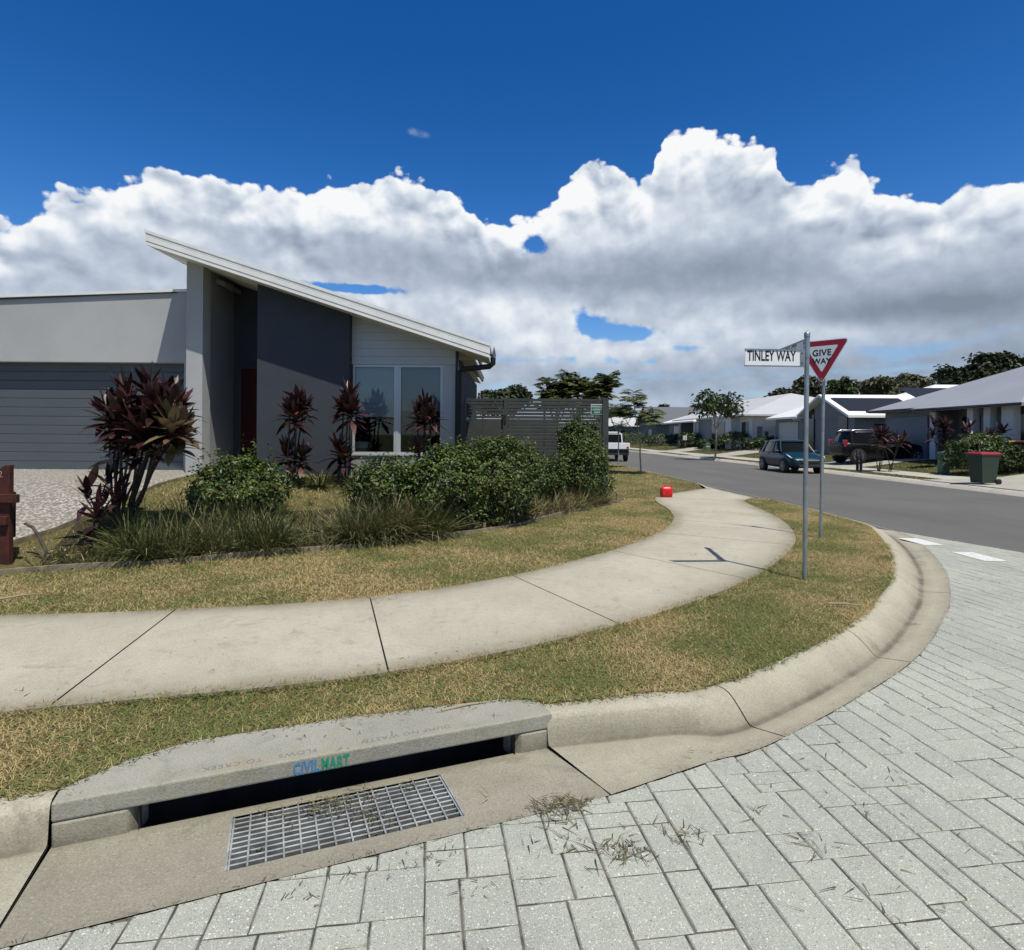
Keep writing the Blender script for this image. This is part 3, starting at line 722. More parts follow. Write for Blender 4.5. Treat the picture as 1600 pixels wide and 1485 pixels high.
def slab(i0, i1, dz, mi, gap):
    mb.cur = mi; A = pn[i0:i1+1].copy(); B = pf[i0:i1+1].copy()
    if gap:
        for X in (A, B):
            d = X[1]-X[0]; X[0] += d/np.linalg.norm(d)*.006; d = X[-2]-X[-1]; X[-1] += d/np.linalg.norm(d)*.006
    m = 8; base = len(mb.v); V = []
    if not gap: A, B = A+(B-A)*.015, B-(B-A)*.015
    for a, b in zip(A, B):
        for j in range(m+1): V.append(a+(b-a)*j/m+np.array([0, 0, dz]))
    F = [(i*(m+1)+j, (i+1)*(m+1)+j, (i+1)*(m+1)+j+1, i*(m+1)+j+1) for i in range(len(A)-1) for j in range(m)]
    mb.add([tuple(v) for v in V], F)
    if gap: skirts.append((A, B))
skirts = []
for i in range(len(NEARC)-1): slab(i*kk, (i+1)*kk, 0, 0, True)
slab(0, (len(NEARC)-1)*kk, -.014, 1, False)
nv = len(mb.v); mb.cur = 0
for A, B in skirts:
    for X, f in ((A, 1), (B, -1)):
        V = [tuple(p) for p in X]+[(p[0], p[1], p[2]-.06) for p in X]; n = len(X)
        mb.add(V, [(i, n+i, n+i+1, i+1) for i in range(n-1)])
fo = tag(mb.build('footpath', [M_PATH, M_GAP]), kind='structure')
n_ = len(fo.data.vertices); av = np.array([(1.0 if i >= nv or (i % 9) in (0, 8) else .22 if (i % 9) in (1, 7) else .03) for i in range(n_)], np.float32)
fo.data.attributes.new('dirt', 'FLOAT', 'POINT').data.foreach_set('value', av)
PATHPOLY = [tuple(p[:2]) for p in pn]+[tuple(p[:2]) for p in pf[::-1]]

# driveway of the corner house, up the slope to the garage
mb = MB(); mb.smooth = True; V = []
yy = np.linspace(4.7, 13.3, 30); n = 12
for y in yy:
    x1 = np.interp(y, [4.7, 6.3, 7.2, 8.2, 10, 13.3], [-6.35, -6.2, -6.05, -5.95, -5.98, -6.35])
    for x in np.linspace(-12.4, x1, n): V.append((x, y, gz1(x, y)+.012))
mb.add(V, [(j*n+i, j*n+i+1, (j+1)*n+i+1, (j+1)*n+i) for j in range(len(yy)-1) for i in range(n-1)])
tag(mb.build('driveway', M_AGG), kind='structure')
# driveways and footpath across the road
def patch(name, x0, x1, y0, y1, dz, m, nx=10, ny=4):
    mb = MB(); mb.smooth = True; V = []
    for y in np.linspace(y0, y1, ny):
        for x in np.linspace(x0, x1, nx): V.append((x-road_shift(y), y, float(gzr(x-road_shift(y), y))+dz))
    mb.add(V, [(j*nx+i, j*nx+i+1, (j+1)*nx+i+1, (j+1)*nx+i) for j in range(ny-1) for i in range(nx-1)])
    return tag(mb.build(name, m), kind='structure')
patch('far_footpath', 15.75, 17.15, -5, 140, .006, M_FARCON, 4, 60)
M_FARDRIVE = concrete('drive_concrete', (.40, .385, .33), (.33, .315, .27), (.20, .18, .14), speck=.2)
for y0, y1 in ((17.0, 21.9), (29.6, 33.4), (45.0, 48.6), (56.0, 60.5)): patch('far_driveway', 14.9, 21.4, y0, y1, .010, M_FARDRIVE)

# ------------------------------------------------------------------ storm drain at the kerb
M_GALV = mat('galvanised', (.40, .42, .41), .65, .15, var=.45, vscale=9, bump=.0006, bscale=90)
drain = empty('storm_drain', G0, 'concrete kerb inlet storm drain with galvanised grate and stencilled lettering', 'storm drain', rz=GA)
def attr_dirt(o, f):
    me = o.data; a = me.attributes.new('dirt', 'FLOAT', 'POINT'); a.data.foreach_set('value', np.array([f(v.co) for v in me.vertices], np.float32)); return o
# lintel: slab with chamfered back corners, thin front lip, piers at both ends   (x along the kerb, y towards the grass)
mb = MB(); poly = [(0, .004), (2.26, .004)]+[(s, y) for s, y in reversed(LINTEL)]; mb.prism(poly, .052, .134)
lin = mb.build('lintel', M_LINTEL, drain, False, bevel=.010, seg=3)
for poly in ([(0, .006), (.27, .006), (.30, .05), (.33, .14), (0, .14)], [(2.26, .006), (2.26, .14), (2.02, .14), (2.05, .03), (2.08, .006)]):
    pier = MB().prism(poly, -.09, .0515).build('pier', M_KERB, drain, False, bevel=.012, seg=2); attr_dirt(pier, lambda c: .9 if c.z < 0 else .25)
attr_dirt(lin, lambda c: .22 if c.y < .03 else .0)
# apron with the opening for the grate, falling towards the inlet
def za(q): return -.052*(1-q/LIPQ)+.001
S0, S1, Q0, Q1 = .675, 1.625, .045, .452
mb = MB(); ss = [0.0, .35, S0, .99, 1.31, S1, 1.95, 2.282]; qs = [-.02, Q0, .18, .32, Q1, LIPQ-.002]
for i in range(len(ss)-1):
    for j in range(len(qs)-1):
        a, b, c, d = ss[i], ss[i+1], qs[j], qs[j+1]
        if a >= S0 and b <= S1 and c >= Q0 and d <= Q1: continue
        lq = (lambda s, q: -(LIPQ-.018*s/2.28) if q == qs[-1] else -q)
        mb.quad((a, lq(a, d), za(d)), (b, lq(b, d), za(d)), (b, lq(b, c), za(c)), (a, lq(a, c), za(c)))
for a, b in ((0, 2.282),): mb.quad((a, .02, za(0)), (b, .02, za(0)), (b, .02, -.5), (a, .02, -.5))
apr = mb.build('apron', M_APRON, drain, False, weld=True); attr_dirt(apr, lambda c: .95 if c.y > -.03 else (.6 if c.y < -.5 else .3))
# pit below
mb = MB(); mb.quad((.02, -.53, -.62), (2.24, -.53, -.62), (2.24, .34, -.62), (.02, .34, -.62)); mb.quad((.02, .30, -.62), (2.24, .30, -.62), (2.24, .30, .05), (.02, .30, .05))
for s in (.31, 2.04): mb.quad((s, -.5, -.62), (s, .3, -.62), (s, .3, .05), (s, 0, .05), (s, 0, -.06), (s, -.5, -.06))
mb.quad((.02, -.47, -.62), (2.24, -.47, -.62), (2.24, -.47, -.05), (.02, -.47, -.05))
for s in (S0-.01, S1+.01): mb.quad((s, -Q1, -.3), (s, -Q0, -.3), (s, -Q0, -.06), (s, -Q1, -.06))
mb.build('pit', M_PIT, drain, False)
# grate
mb = MB(); w = .007
n = 15
for i in range(n):
    s = S0+.012+(S1-S0-.024)*i/(n-1)
    mb.bar((s, -Q0-.006, za(Q0)-.016), (s, -Q1+.006, za(Q1)-.016), w, .030)
n = 11
for i in range(n):
    q = Q0+.010+(Q1-Q0-.020)*i/(n-1); z = za(q)-.018
    mb.bar((S0+.006, -q, z-.008), (S1-.006, -q, z-.008), .007, .042, up=(0, -.22, 1))
grate = mb.build('grate', M_GALV, drain, False)
for s in (S0+.003, S1-.003): MB().bar((s, -Q0, za(Q0)-.018), (s, -Q1, za(Q1)-.018), .007, .042).build('frame_bar', M_GALV, grate, False)
# lettering: stencil on the front face, cast words on top that read from the grass side
xl = .93
Mf = frame(G(xl, -.0025, .063), GT, (0, 0, 1))
t1 = text_mesh('lettering', 'CIVIL', Mf, .053, mat('stencil_blue', (.05, .20, .38), .85, col2=(.22, .26, .27), vscale=110, contrast=(.54, .76)), None, xs=.60, depth=.0016, bold=.0034, spacing=1.12)
wid = max(v.co.x*GT.x+v.co.y*GT.y for v in t1.data.vertices)-min(v.co.x*GT.x+v.co.y*GT.y for v in t1.data.vertices)
Mf2 = frame(G(xl+wid+.008, -.0025, .063), GT, (0, 0, 1))
t2 = text_mesh('lettering', 'MART', Mf2, .053, mat('stencil_green', (.02, .24, .15), .85, col2=(.22, .27, .22), vscale=110, contrast=(.54, .76)), None, xs=.60, depth=.0016, bold=.0034, spacing=1.12)
mb = MB(); dotx = xl+wid*.32
for t in (t1, t2): adopt(t, lin, True); t.matrix_parent_inverse = wmat(lin.parent).inverted()
M_CAST = mat('cast_lettering', (.17, .165, .145), .95)
for s, txt in ((1.70, 'DUMP NO WASTE'), (1.04, 'FLOWS'), (.80, 'TO CREEK')):
    t = text_mesh('lettering', txt, frame(G(s, -.075, .1345), -GT, (-GN)*-1), .034, M_CAST, None, xs=1.0, depth=.0008, spacing=1.15)
    adopt(t, lin, True); t.matrix_parent_inverse = wmat(lin.parent).inverted()
# ------------------------------------------------------------------ mown grass, clippings
def m_grass(name, straw, green, dark, patch=.75):
    m = bpy.data.materials.new(name); m.use_nodes = True; N = NT(m.node_tree); bs = N.n['Principled BSDF']
    P = N.new('ShaderNodeTexCoord').outputs['Object']; g = N.new('ShaderNodeNewGeometry'); ri = g.outputs['Random Per Island']
    a = N.smooth(N.noise(P, patch, 5, .65), .25, .75); b = N.noise(P, 3.6, 4, .6)
    k = N.m('ADD', N.m('MULTIPLY', a, 1.1), N.m('ADD', N.m('MULTIPLY', b, .5), N.m('MULTIPLY', ri, .55)))
    col = N.mix(N.smooth(k, .97, 1.16), straw, green)
    col = N.mix(N.m('GREATER_THAN', N.m('FRACT', N.m('MULTIPLY', ri, 13.7)), .80), col, dark)
    col = N.mix(N.m('GREATER_THAN', N.m('FRACT', N.m('MULTIPLY', ri, 31.1)), .93), col, (.42, .35, .19))
    N.put(bs.inputs['Base Color'], col); bs.inputs['Roughness'].default_value = .65; bs.inputs['Specular IOR Level'].default_value = .3
    tr = N.new('ShaderNodeBsdfTranslucent'); N.put(tr.inputs[0], col); ms = N.new('ShaderNodeMixShader'); ms.inputs[0].default_value = .25
    N.link(bs.outputs[0], ms.inputs[1]); N.link(tr.outputs[0], ms.inputs[2]); N.link(ms.outputs[0], N.n['Material Output'].inputs[0])
    return m
M_GRASS = m_grass('mown_grass', (.47, .375, .175), (.165, .205, .055), (.22, .15, .07))
M_GRASSG = m_grass('green_grass', (.22, .18, .075), (.09, .115, .03), (.06, .05, .025))
def blades(name, poly, dens, L, W, zf, mat_, bare=0.25, lean=1.0, label=None, cat='grass', clip=None, edge=0.0, k=2):
    poly = np.array([p[:2] for p in poly]); lo, hi = poly.min(0), poly.max(0)
    n = int((hi-lo).prod()*dens); p = lo+rng.random((n, 2))*(hi-lo)
    p = p[inside(p, poly)]
    p3 = np.concatenate([p*1.9, np.zeros((len(p), 1))], 1); m = pnoise(p3, 3)*.6+pnoise(p3*3.1, 5)*.4
    p = p[m+rng.random(len(p))*.35 > bare]
    n = len(p); P = np.concatenate([p, zf(p[:, 0], p[:, 1])[:, None]-.012], 1)
    a = rng.random(n)*2*np.pi; h = rng.random(n); D = np.stack([np.cos(a)*lean, np.sin(a)*lean, .35+.9*h], 1)
    V, F = strips(P, D, L*(.45+.9*rng.random(n)), W*(.6+.8*rng.random(n)), .35*rng.random(n), k, lambda t: 1-.85*t*t)
    return V, F
kb = [tuple(p) for p in BACK if p[1] < 15.0]
STRIP = kb + [tuple(p[:2]) for p in pn[::-1] if p[1] < 14.9]
e = [tuple(p[:2]) for p in EDGEC]
BAND = [tuple(p[:2]) for p in pf if p[1] < 14.6] + [(2.9, 14.6)] + e[::-1]
end = [(2.7, 13.7), (3.55, 14.8), (4.4, 16.4), (6.0, 18.6), (5.95, 20), (5.8, 26), (5.2, 40), (2.5, 40)]
flat = lambda x, y: np.full(len(x), .140)
parts = []
STRIPN = np.array([p[:2] for p in STRIP])
parts.append(blades('g', STRIP, 12500, .038, .0040, flat, M_GRASS, lean=1.5))
parts.append(blades('g', [(p[0], p[1]) for p in BAND], 6500, .046, .0054, flat, M_GRASS, lean=1.4))
def fringe(C, n, lo, hi, L, off=.02):
    c = np.array([p[:2] for p in C]); sg = np.linalg.norm(np.diff(c, axis=0), axis=1); arc = np.concatenate([[0], np.cumsum(sg)]); s_ = lo+rng.random(n)*(hi-lo)
    s_ = s_[pnoise(np.stack([s_*2.3, s_*0, s_*0], 1), 9)+rng.random(len(s_))*.4 > .45]; n = len(s_)
    P = np.stack([np.interp(s_, arc, c[:, 0])+rng.normal(size=n)*off, np.interp(s_, arc, c[:, 1])+rng.normal(size=n)*off, np.full(n, .125)], 1); a = rng.random(n)*6.283
    return strips(P, np.stack([np.cos(a), np.sin(a), .25+.8*rng.random(n)], 1), L*(.5+.9*rng.random(n)), .005, .3*rng.random(n), 2, lambda t: 1-.85*t*t)
parts += [fringe(pn, 15000, 1.5, 14.5, .065, .026), fringe(pf, 6000, 2, 14, .065), fringe(BACK, 8000, 4, 17, .055, .018)]
V, F = join(*parts)
tag(np_mesh('verge_grass', V, F, M_GRASS), 'dry mown grass between the kerb, the footpath and the garden edging', 'grass', kind='stuff')
parts = [blades('g', end, 900, .075, .012, gz, M_GRASS)]
lawn = [(-6.0, 9.5), (-5.7, 8.3), (-4, 8.6), (-2, 9.6), (-.4, 11), (-.6, 12.2), (-5.1, 12.0), (-6.1, 12.0)]
parts.append(blades('g', lawn, 1500, .085, .010, gz, M_GRASS))
parts.append(blades('g', [(-6.1, 7.0), (-5.5, 6.9), (-4.6, 7.3), (-4.8, 8.6), (-5.9, 8.6)], 4000, .06, .007, gz, M_GRASSG))
V, F = join(*parts)
tag(np_mesh('lawn_grass', V, F, M_GRASS), 'dry lawn in front of the grey house and beyond the end of the footpath', 'grass', kind='stuff')
# far verges
fp = []
for x0, x1 in ((14.98, 15.7), (17.2, 20.4)):
    for y0, y1 in ((22.0, 29.5), (33.5, 44.9), (48.7, 55.9), (60.6, 80), (10, 16.9)):
        fp.append(blades('g', [(x0-road_shift((y0+y1)/2), y0), (x1-road_shift((y0+y1)/2), y0), (x1-road_shift((y0+y1)/2), y1), (x0-road_shift((y0+y1)/2), y1)], 260, .08, .022, gzr, M_GRASSG))
V, F = join(*fp)
tag(np_mesh('far_grass', V, F, M_GRASSG), 'short green grass on the verge across the main road', 'grass', kind='stuff')

# clippings and dead leaves blown onto the paving, the drain and the path
def scatter(spots):
    Vs = []
    for x, y, z, r, n, L in spots:
        r *= 1.5; L *= .72; a = rng.random(n)*2*np.pi; q = r*rng.random(n)**.6*(.7+.6*np.sin(a*2+r*90)**2); P = np.stack([x+q*np.cos(a), y+q*np.sin(a)*.7, np.full(n, z)+rng.random(n)*.006], 1)
        b = rng.random(n)*2*np.pi; D = np.stack([np.cos(b), np.sin(b), rng.random(n)*.09], 1)
        Vs.append(strips(P, D, L*(.3+rng.random(n)), .0028+.003*rng.random(n), .12*rng.random(n), 3, lambda t: 1-.8*t, twist=.6))
    return join(*Vs)
M_CLIP = mat('clippings', (.135, .12, .05), .8, col2=(.06, .05, .03), vscale=25, island=.7)
sp = []
for px, py, r, n, L in ((512, 1258, .07, 90, .08), (580, 1275, .07, 40, .07), (560, 1245, .10, 40, .08), (640, 1225, .04, 20, .06), (470, 1270, .08, 30, .07), (420, 1270, .05, 14, .06), (400, 1335, .03, 10, .05), (590, 1300, .09, 30, .08), (650, 1290, .05, 12, .07)):
    p = at(px, py, -.03); sp.append((p.x, p.y, -.028, r, n, L))
for px, py, r, n, L in ((870, 1262, .08, 130, .09), (900, 1255, .05, 60, .07), (950, 1326, .11, 60, .10), (975, 1330, .06, 40, .09), (1062, 1303, .07, 36, .09), (1270, 1320, .06, 14, .12), (1180, 1272, .05, 8, .12), (760, 1245, .02, 2, .16), (690, 1330, .06, 12, .05), (640, 1350, .09, 16, .05),
                        (880, 1290, .05, 12, .10), (1330, 1410, .12, 8, .10), (1400, 1220, .10, 8, .08), (850, 1320, .08, 12, .08), (1420, 880, .25, 50, .12), (1560, 910, .12, 14, .12), (1540, 870, .2, 16, .1), (1100, 1180, .2, 10, .06), (1290, 1230, .3, 20, .06), (1500, 1330, .3, 18, .06), (560, 1370, .06, 14, .05), (480, 1400, .05, 12, .05), (740, 1390, .05, 12, .06)):
    p = at(px, py, 0); sp.append((p.x, p.y, .003, r, n, L))
for px, py, r, n, L in ((1240, 893, .2, 60, .12), (1130, 800, .25, 30, .1), (1150, 802, .2, 30, .08), (1090, 834, .14, 12, .1), (1085, 866, .12, 12, .12), (595, 937, .10, 30, .07), (560, 960, .3, 10, .04), (400, 985, .5, 14, .03), (300, 1020, .5, 14, .03), (20, 1103, .3, 40, .07), (760, 1010, .3, 20, .04), (980, 905, .4, 20, .05), (1110, 848, .5, 30, .06), (640, 1045, .2, 30, .06), (700, 955, .5, 16, .04), (1050, 800, .3, 20, .07), (1190, 930, .2, 40, .08), (150, 1080, .4, 20, .03)):
    p = at(px, py, zP); sp.append((p.x, p.y, zP+.002, r, n, L))
for px, py, z, r, n, L in ((1420, 975, -.02, .05, 14, .08), (735, 1105, .136, .12, 18, .07), (470, 1140, .136, .15, 14, .04), (560, 1130, .136, .25, 24, .05), (120, 1240, .136, .03, 3, .05)):
    p = at(px, py, z); sp.append((p.x, p.y, z+.002, r, n, L))
V, F = scatter(sp)
# thin line of debris caught against the gutter lip and path edges
c = thin(LIP, .001); seg = np.linalg.norm(np.diff(LIP[:, :2], axis=0), axis=1); arc = np.concatenate([[0], np.cumsum(seg)])
s_ = 4+rng.random(900)*16; X = np.interp(s_, arc, LIP[:, 0]); Y = np.interp(s_, arc, LIP[:, 1])
P = np.stack([X+rng.normal(size=900)*.012, Y+rng.normal(size=900)*.012, np.full(900, .002)], 1); b = rng.random(900)*6.28
V2, F2 = strips(P, np.stack([np.cos(b), np.sin(b), .1+.2*rng.random(900)], 1), .012+.03*rng.random(900), .003, .1, 2, twist=.6)
V, F = join((V, F), (V2, F2))
tag(np_mesh('grass_clippings', V, F, M_CLIP), 'loose dry clippings and leaf bits lying on the paving and drain grate', 'clippings', kind='stuff')
# ------------------------------------------------------------------ the corner house
def XP(px, Y): return (px-800)/940*Y
def ZP(px, py, Y): return CH+(680+.007*(px-800)-py)/940*Y
F0 = .82
M_RENDER = mat('light_grey_render', (.425, .43, .425), .9, spec=.15, var=.10, vscale=.8, bump=.0012, bscale=160)
M_RENDER2 = mat('mid_grey_render', (.27, .28, .29), .9, spec=.15, var=.08, vscale=1.2, bump=.0012, bscale=160)
M_CHAR = mat('charcoal_render', (.056, .063, .076), .85, spec=.12, var=.10, vscale=1.2, bump=.0012, bscale=160)
M_CLAD = mat('grey_weatherboard', (.44, .455, .46), .6, var=.06, vscale=2)
M_GDOOR = mat('garage_door_steel', (.095, .110, .122), .5, spec=.22, var=.06, vscale=1)
M_WHITE = mat('white_trim', (.82, .81, .77), .5, var=.08, vscale=3)
M_CREAM = mat('cream_soffit', (.62, .60, .54), .7)
M_ROOF = mat('pale_roof_steel', (.60, .595, .56), .45, .0, var=.06, vscale=.7)
M_BLACK = mat('black_steel', (.012, .013, .015), .5)
M_DOOR = mat('dark_red_door', (.040, .006, .005), .6, spec=.15)
M_ALU = mat('window_aluminium', (.48, .49, .50), .4, .3)
M_GLASS = glass('window_glass', (.80, .83, .84), 1.1)
M_BLIND = mat('roller_blind', (.74, .77, .78), .8)
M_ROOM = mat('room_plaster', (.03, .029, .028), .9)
house = empty('house', (-5.2, 13, F0), 'single storey grey house with a steep skillion roof, garage door and charcoal front wall', 'house')
RX0, RX1, RZ1, RS = -7.14, -.44, 3.385, .322
def zr(x): return RZ1+(RX1-x)*RS                 # top of the roof sheet
def zs(x): return zr(x)-.235                      # soffit
def wallX(name, m, x0, x1, y0, y1, z0, f=None, parent=house):
    """wall under the sloping roof from x0 to x1"""
    f = f or (lambda x: zs(x)+.01)
    mb = MB(); vs = [(x0, y0, z0), (x1, y0, z0), (x1, y0, f(x1)), (x0, y0, f(x0)), (x0, y1, z0), (x1, y1, z0), (x1, y1, f(x1)), (x0, y1, f(x0))]
    mb.add(vs, [(0, 1, 2, 3), (5, 4, 7, 6), (4, 0, 3, 7), (1, 5, 6, 2), (3, 2, 6, 7), (4, 5, 1, 0)])
    return mb.build(name, m, parent)
YF = 11.72
DX0, DX1 = XP(401, 12.2), XP(545, 12.2)
wallX('charcoal_wall', M_CHAR, DX0, DX1, 12.2, 13.4, F0-.3)
CX0, CX1 = DX1, XP(711, 12.4)
WX0, WXm, WX1 = CX0+.02, XP(620.5, 12.4), XP(691, 12.4)
WZ0, WZ1 = ZP(620, 710, 12.4), ZP(620, 570.5, 12.4)
# weatherboards above the window: overlapping tilted boards
mb = MB(); z = WZ1+.012; pitch = .165
while z < zs(CX0):
    z1 = min(z+pitch-.004, 99)
    xa = CX1 if zs(CX1) > z1 else RX1-( z1+.235-RZ1)/RS
    xa = max(min(xa, CX1), CX0+.02)
    y0, y1 = 12.395, 12.403
    mb.add([(CX0, y0, z), (CX1 if zs(CX1) > z else max(CX0+.05, RX1-(z+.235-RZ1)/RS), y0, z), (xa, y1, z1), (CX0, y1, z1)], [(0, 1, 2, 3)])
    x2 = CX1 if zs(CX1) > z else max(CX0+.05, RX1-(z+.235-RZ1)/RS)
    mb.add([(CX0, y0, z), (x2, y0, z), (x2, y0+.02, z-.002), (CX0, y0+.02, z-.002)], [(3, 2, 1, 0)])
    z += pitch
mb.build('weatherboards', M_CLAD, house)
wallX('gable_wall', M_CLAD, CX0, CX1, 12.41, 12.6, WZ1+.005)
mb = MB(); mb.box(WX1+.002, CX1-.0, 12.385, 12.6, F0-.2, WZ1+.004); mb.build('corner_panel', M_RENDER, house)
MB().box(CX0, WX1, 12.392, 12.6, F0-.3, WZ0-.03).build('base_wall', M_RENDER2, house)
MB().box(CX0, WX1+.002, 12.36, 12.58, WZ0-.03, WZ0).build('window_sill', M_ALU, house)
for k, (a, b, bz) in enumerate(((WX0, WXm-.025, 650), (WXm+.025, WX1, 640))):
    fw = .045
    mb = MB(); mb.box(a, a+fw, 12.40, 12.47, WZ0, WZ1); mb.box(b-fw, b, 12.40, 12.47, WZ0, WZ1); mb.box(a+fw, b-fw, 12.40, 12.47, WZ1-fw, WZ1); mb.box(a+fw, b-fw, 12.40, 12.47, WZ0, WZ0+fw)
    w = mb.build('window', M_ALU, house)
    MB().box(a+fw-.005, b-fw+.005, 12.43, 12.436, WZ0+fw-.005, WZ1-fw+.005).build('pane', M_GLASS, w)
    zb = ZP(620, bz, 12.5)
    mb = MB(); mb.box(a+.02, b-.02, 12.50, 12.504, zb, WZ1); mb.box(a+.02, b-.02, 12.495, 12.515, zb-.03, zb); mb.build('blind', M_BLIND if k == 0 else mat('grey_blind', (.34, .36, .37), .8), w)
MB().box(WXm-.025, WXm+.025, 12.39, 12.47, WZ0, WZ1).build('mullion', M_ALU, house)
# dim room behind the window
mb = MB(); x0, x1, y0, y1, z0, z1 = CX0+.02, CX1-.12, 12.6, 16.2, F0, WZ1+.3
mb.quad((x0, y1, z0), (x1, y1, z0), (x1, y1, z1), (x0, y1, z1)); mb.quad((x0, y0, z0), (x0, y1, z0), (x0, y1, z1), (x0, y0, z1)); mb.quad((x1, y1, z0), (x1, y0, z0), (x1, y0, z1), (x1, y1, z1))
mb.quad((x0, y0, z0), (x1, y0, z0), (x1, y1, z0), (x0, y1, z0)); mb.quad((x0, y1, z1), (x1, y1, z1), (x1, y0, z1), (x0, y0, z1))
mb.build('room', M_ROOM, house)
# side wall towards the main road
mb = MB(); mb.box(CX1-.10, CX1-.004, 12.6, 20, F0-.6, 3.3); mb.build('side_wall', M_CHAR, house)
# entry: wing wall, recessed wall and door
wallX('wing_wall', M_RENDER2, XP(316, 12.9), XP(350, 12.9), 12.9, 13.66, F0-.2, lambda x: zs(x)-.10)
EX0, EX1 = XP(350, 12.9), DX0
wallX('entry_wall', M_CHAR, EX0-.4, EX1, 13.75, 13.9, F0-.2)
d = MB().box(-6.17, -5.27, 13.70, 13.745, F0, 3.12).build('front_door', M_DOOR, house)
MB().tube([(-5.36, 13.70, 1.75), (-5.36, 13.65, 1.75), (-5.36, 13.65, 2.05), (-5.36, 13.70, 2.05)], .012, 8).build('handle', M_ALU, d)
mb = MB(); mb.box(-6.22, -6.172, 13.68, 13.75, F0, 3.17); mb.box(-5.268, -5.22, 13.68, 13.75, F0, 3.17); mb.box(-6.172, -5.268, 13.68, 13.75, 3.122, 3.17); mb.build('door_frame', M_CHAR, d)
wallX('column', M_RENDER, XP(290, 12.3), XP(315.5, 12.3), 12.3, 12.62, F0-.1)
wallX('beam', M_RENDER2, XP(290, 12.3)+.03, XP(315.5, 12.3)-.03, 12.621, 14.6, 0, lambda x: zs(x)+.008).hide_render = False
bm_ = house.children[-1]
for v in bm_.data.vertices:
    if v.co.z < 1: v.co.z = zs(v.co.x)-.20
MB().box(-7.0, -5.0, 12.3, 13.7, F0-.3, F0).build('porch_slab', M_FARCON, house)
# garage
GX1 = XP(287, 13.0); gz_top = lambda x: 4.62+(x+9)*.040
mb = MB(); xs_ = (-13, GX1, -6.45); t = lambda x: gz_top(x)
zd = 3.165
mb.add([(-13, 13, zd), (GX1, 13, zd), (GX1, 13, t(GX1)), (-13, 13, t(-13))], [(0, 1, 2, 3)])
mb.add([(GX1, 13, F0-.2), (-6.45, 13, F0-.2), (-6.45, 13, t(-6.45)), (GX1, 13, t(GX1)), (GX1, 13, zd)], [(0, 1, 2, 3, 4)])
mb.add([(GX1, 13, F0-.2), (GX1, 13, zd), (GX1, 13.3, zd), (GX1, 13.3, F0-.2)], [(0, 1, 2, 3)])
mb.add([(-13, 13, zd), (-13, 13.3, zd), (GX1, 13.3, zd), (GX1, 13, zd)], [(0, 1, 2, 3)])
mb.add([(-6.45, 13, F0-.2), (-6.45, 19, F0-.2), (-6.45, 19, t(-6.45)), (-6.45, 13, t(-6.45))], [(0, 1, 2, 3)])
mb.build('garage_wall', M_RENDER, house)
mb = MB(); z = F0-.01; n = 12; h = (zd-F0+.02)/n
for i in range(n):
    z0, z1 = z+i*h, z+(i+1)*h
    mb.add([(-13, 13.225, z0+.006), (GX1+.02, 13.225, z0+.006), (GX1+.02, 13.219, z1-.012), (-13, 13.219, z1-.012), (GX1+.02, 13.240, z1-.004), (-13, 13.240, z1-.004), (GX1+.02, 13.240, z1+.004), (-13, 13.240, z1+.004), (GX1+.02, 13.225, z1+.006), (-13, 13.225, z1+.006)],
           [(0, 1, 2, 3), (3, 2, 4, 5), (5, 4, 6, 7), (7, 6, 8, 9)])
mb.build('garage_door', M_GDOOR, house)
mb = MB(); x0, x1 = -13, -6.7
mb.add([(x0, 12.97, t(x0)-.005), (x1, 12.97, t(x1)-.005), (x1, 12.97, t(x1)+.055), (x0, 12.97, t(x0)+.055), (x0, 19, t(x0)+.055), (x1, 19, t(x1)+.055)], [(0, 1, 2, 3), (3, 2, 5, 4), (0, 4, 1)][:2])
mb.build('parapet_cap', M_WHITE, house)
mb = MB(); mb.add([(x0, 12.955, t(x0)-.05), (-7.25, 12.955, t(-7.25)-.016), (-7.25, 12.955, t(-7.25)-.004), (x0, 12.955, t(x0)-.004), (x0, 13, t(x0)-.05), (-7.25, 13, t(-7.25)-.016)], [(0, 1, 2, 3), (0, 4, 5, 1)]); mb.build('parapet_gutter', M_BLACK, house)
# roof: ribbed sheet falling to the right, fascia in three steps, soffit, gutter
mb = MB()
secs = [(YF, 12.95, RX1), (12.95, 14.7, -.80), (14.7, 20, -1.02)]
for y0, y1, x1 in secs:
    n = 40; V = []
    for y in (y0, y1):
        V += [(RX0, y, zr(RX0)), (x1, y, zr(x1)), (x1, y, zr(x1)-.05), (RX0, y, zr(RX0)-.05)]
    mb.add(V, [(0, 1, 5, 4), (1, 2, 6, 5), (0, 3, 2, 1), (4, 5, 6, 7), (3, 0, 4, 7)])
    x = RX0+.1
y = YF+.12
while y < 20:
    x1 = [s for s in secs if s[0] <= y][-1][2]; mb.bar((RX0, y, zr(RX0)+.012), (x1, y, zr(x1)+.012), .05, .03); y += .21
roof = mb.build('roof', M_ROOF, house)
mb = MB()
def strip_along(x0, x1, y, dz0, dz1, th):
    mb.add([(x0, y, zr(x0)+dz0), (x1, y, zr(x1)+dz0), (x1, y, zr(x1)+dz1), (x0, y, zr(x0)+dz1), (x0, y+th, zr(x0)+dz0), (x1, y+th, zr(x1)+dz0), (x1, y+th, zr(x1)+dz1), (x0, y+th, zr(x0)+dz1)],
           [(0, 1, 2, 3), (4, 7, 6, 5), (0, 4, 5, 1), (3, 2, 6, 7), (0, 3, 7, 4), (1, 5, 6, 2)])
strip_along(RX0-.02, RX1, YF-.055, -.012, .045, .10)
strip_along(RX0, RX1, YF-.044, -.060, -.0125, .05)
strip_along(RX0, RX1, YF-.050, -.165, -.066, .06)
strip_along(RX0, RX1, YF-.042, -.240, -.170, .05)
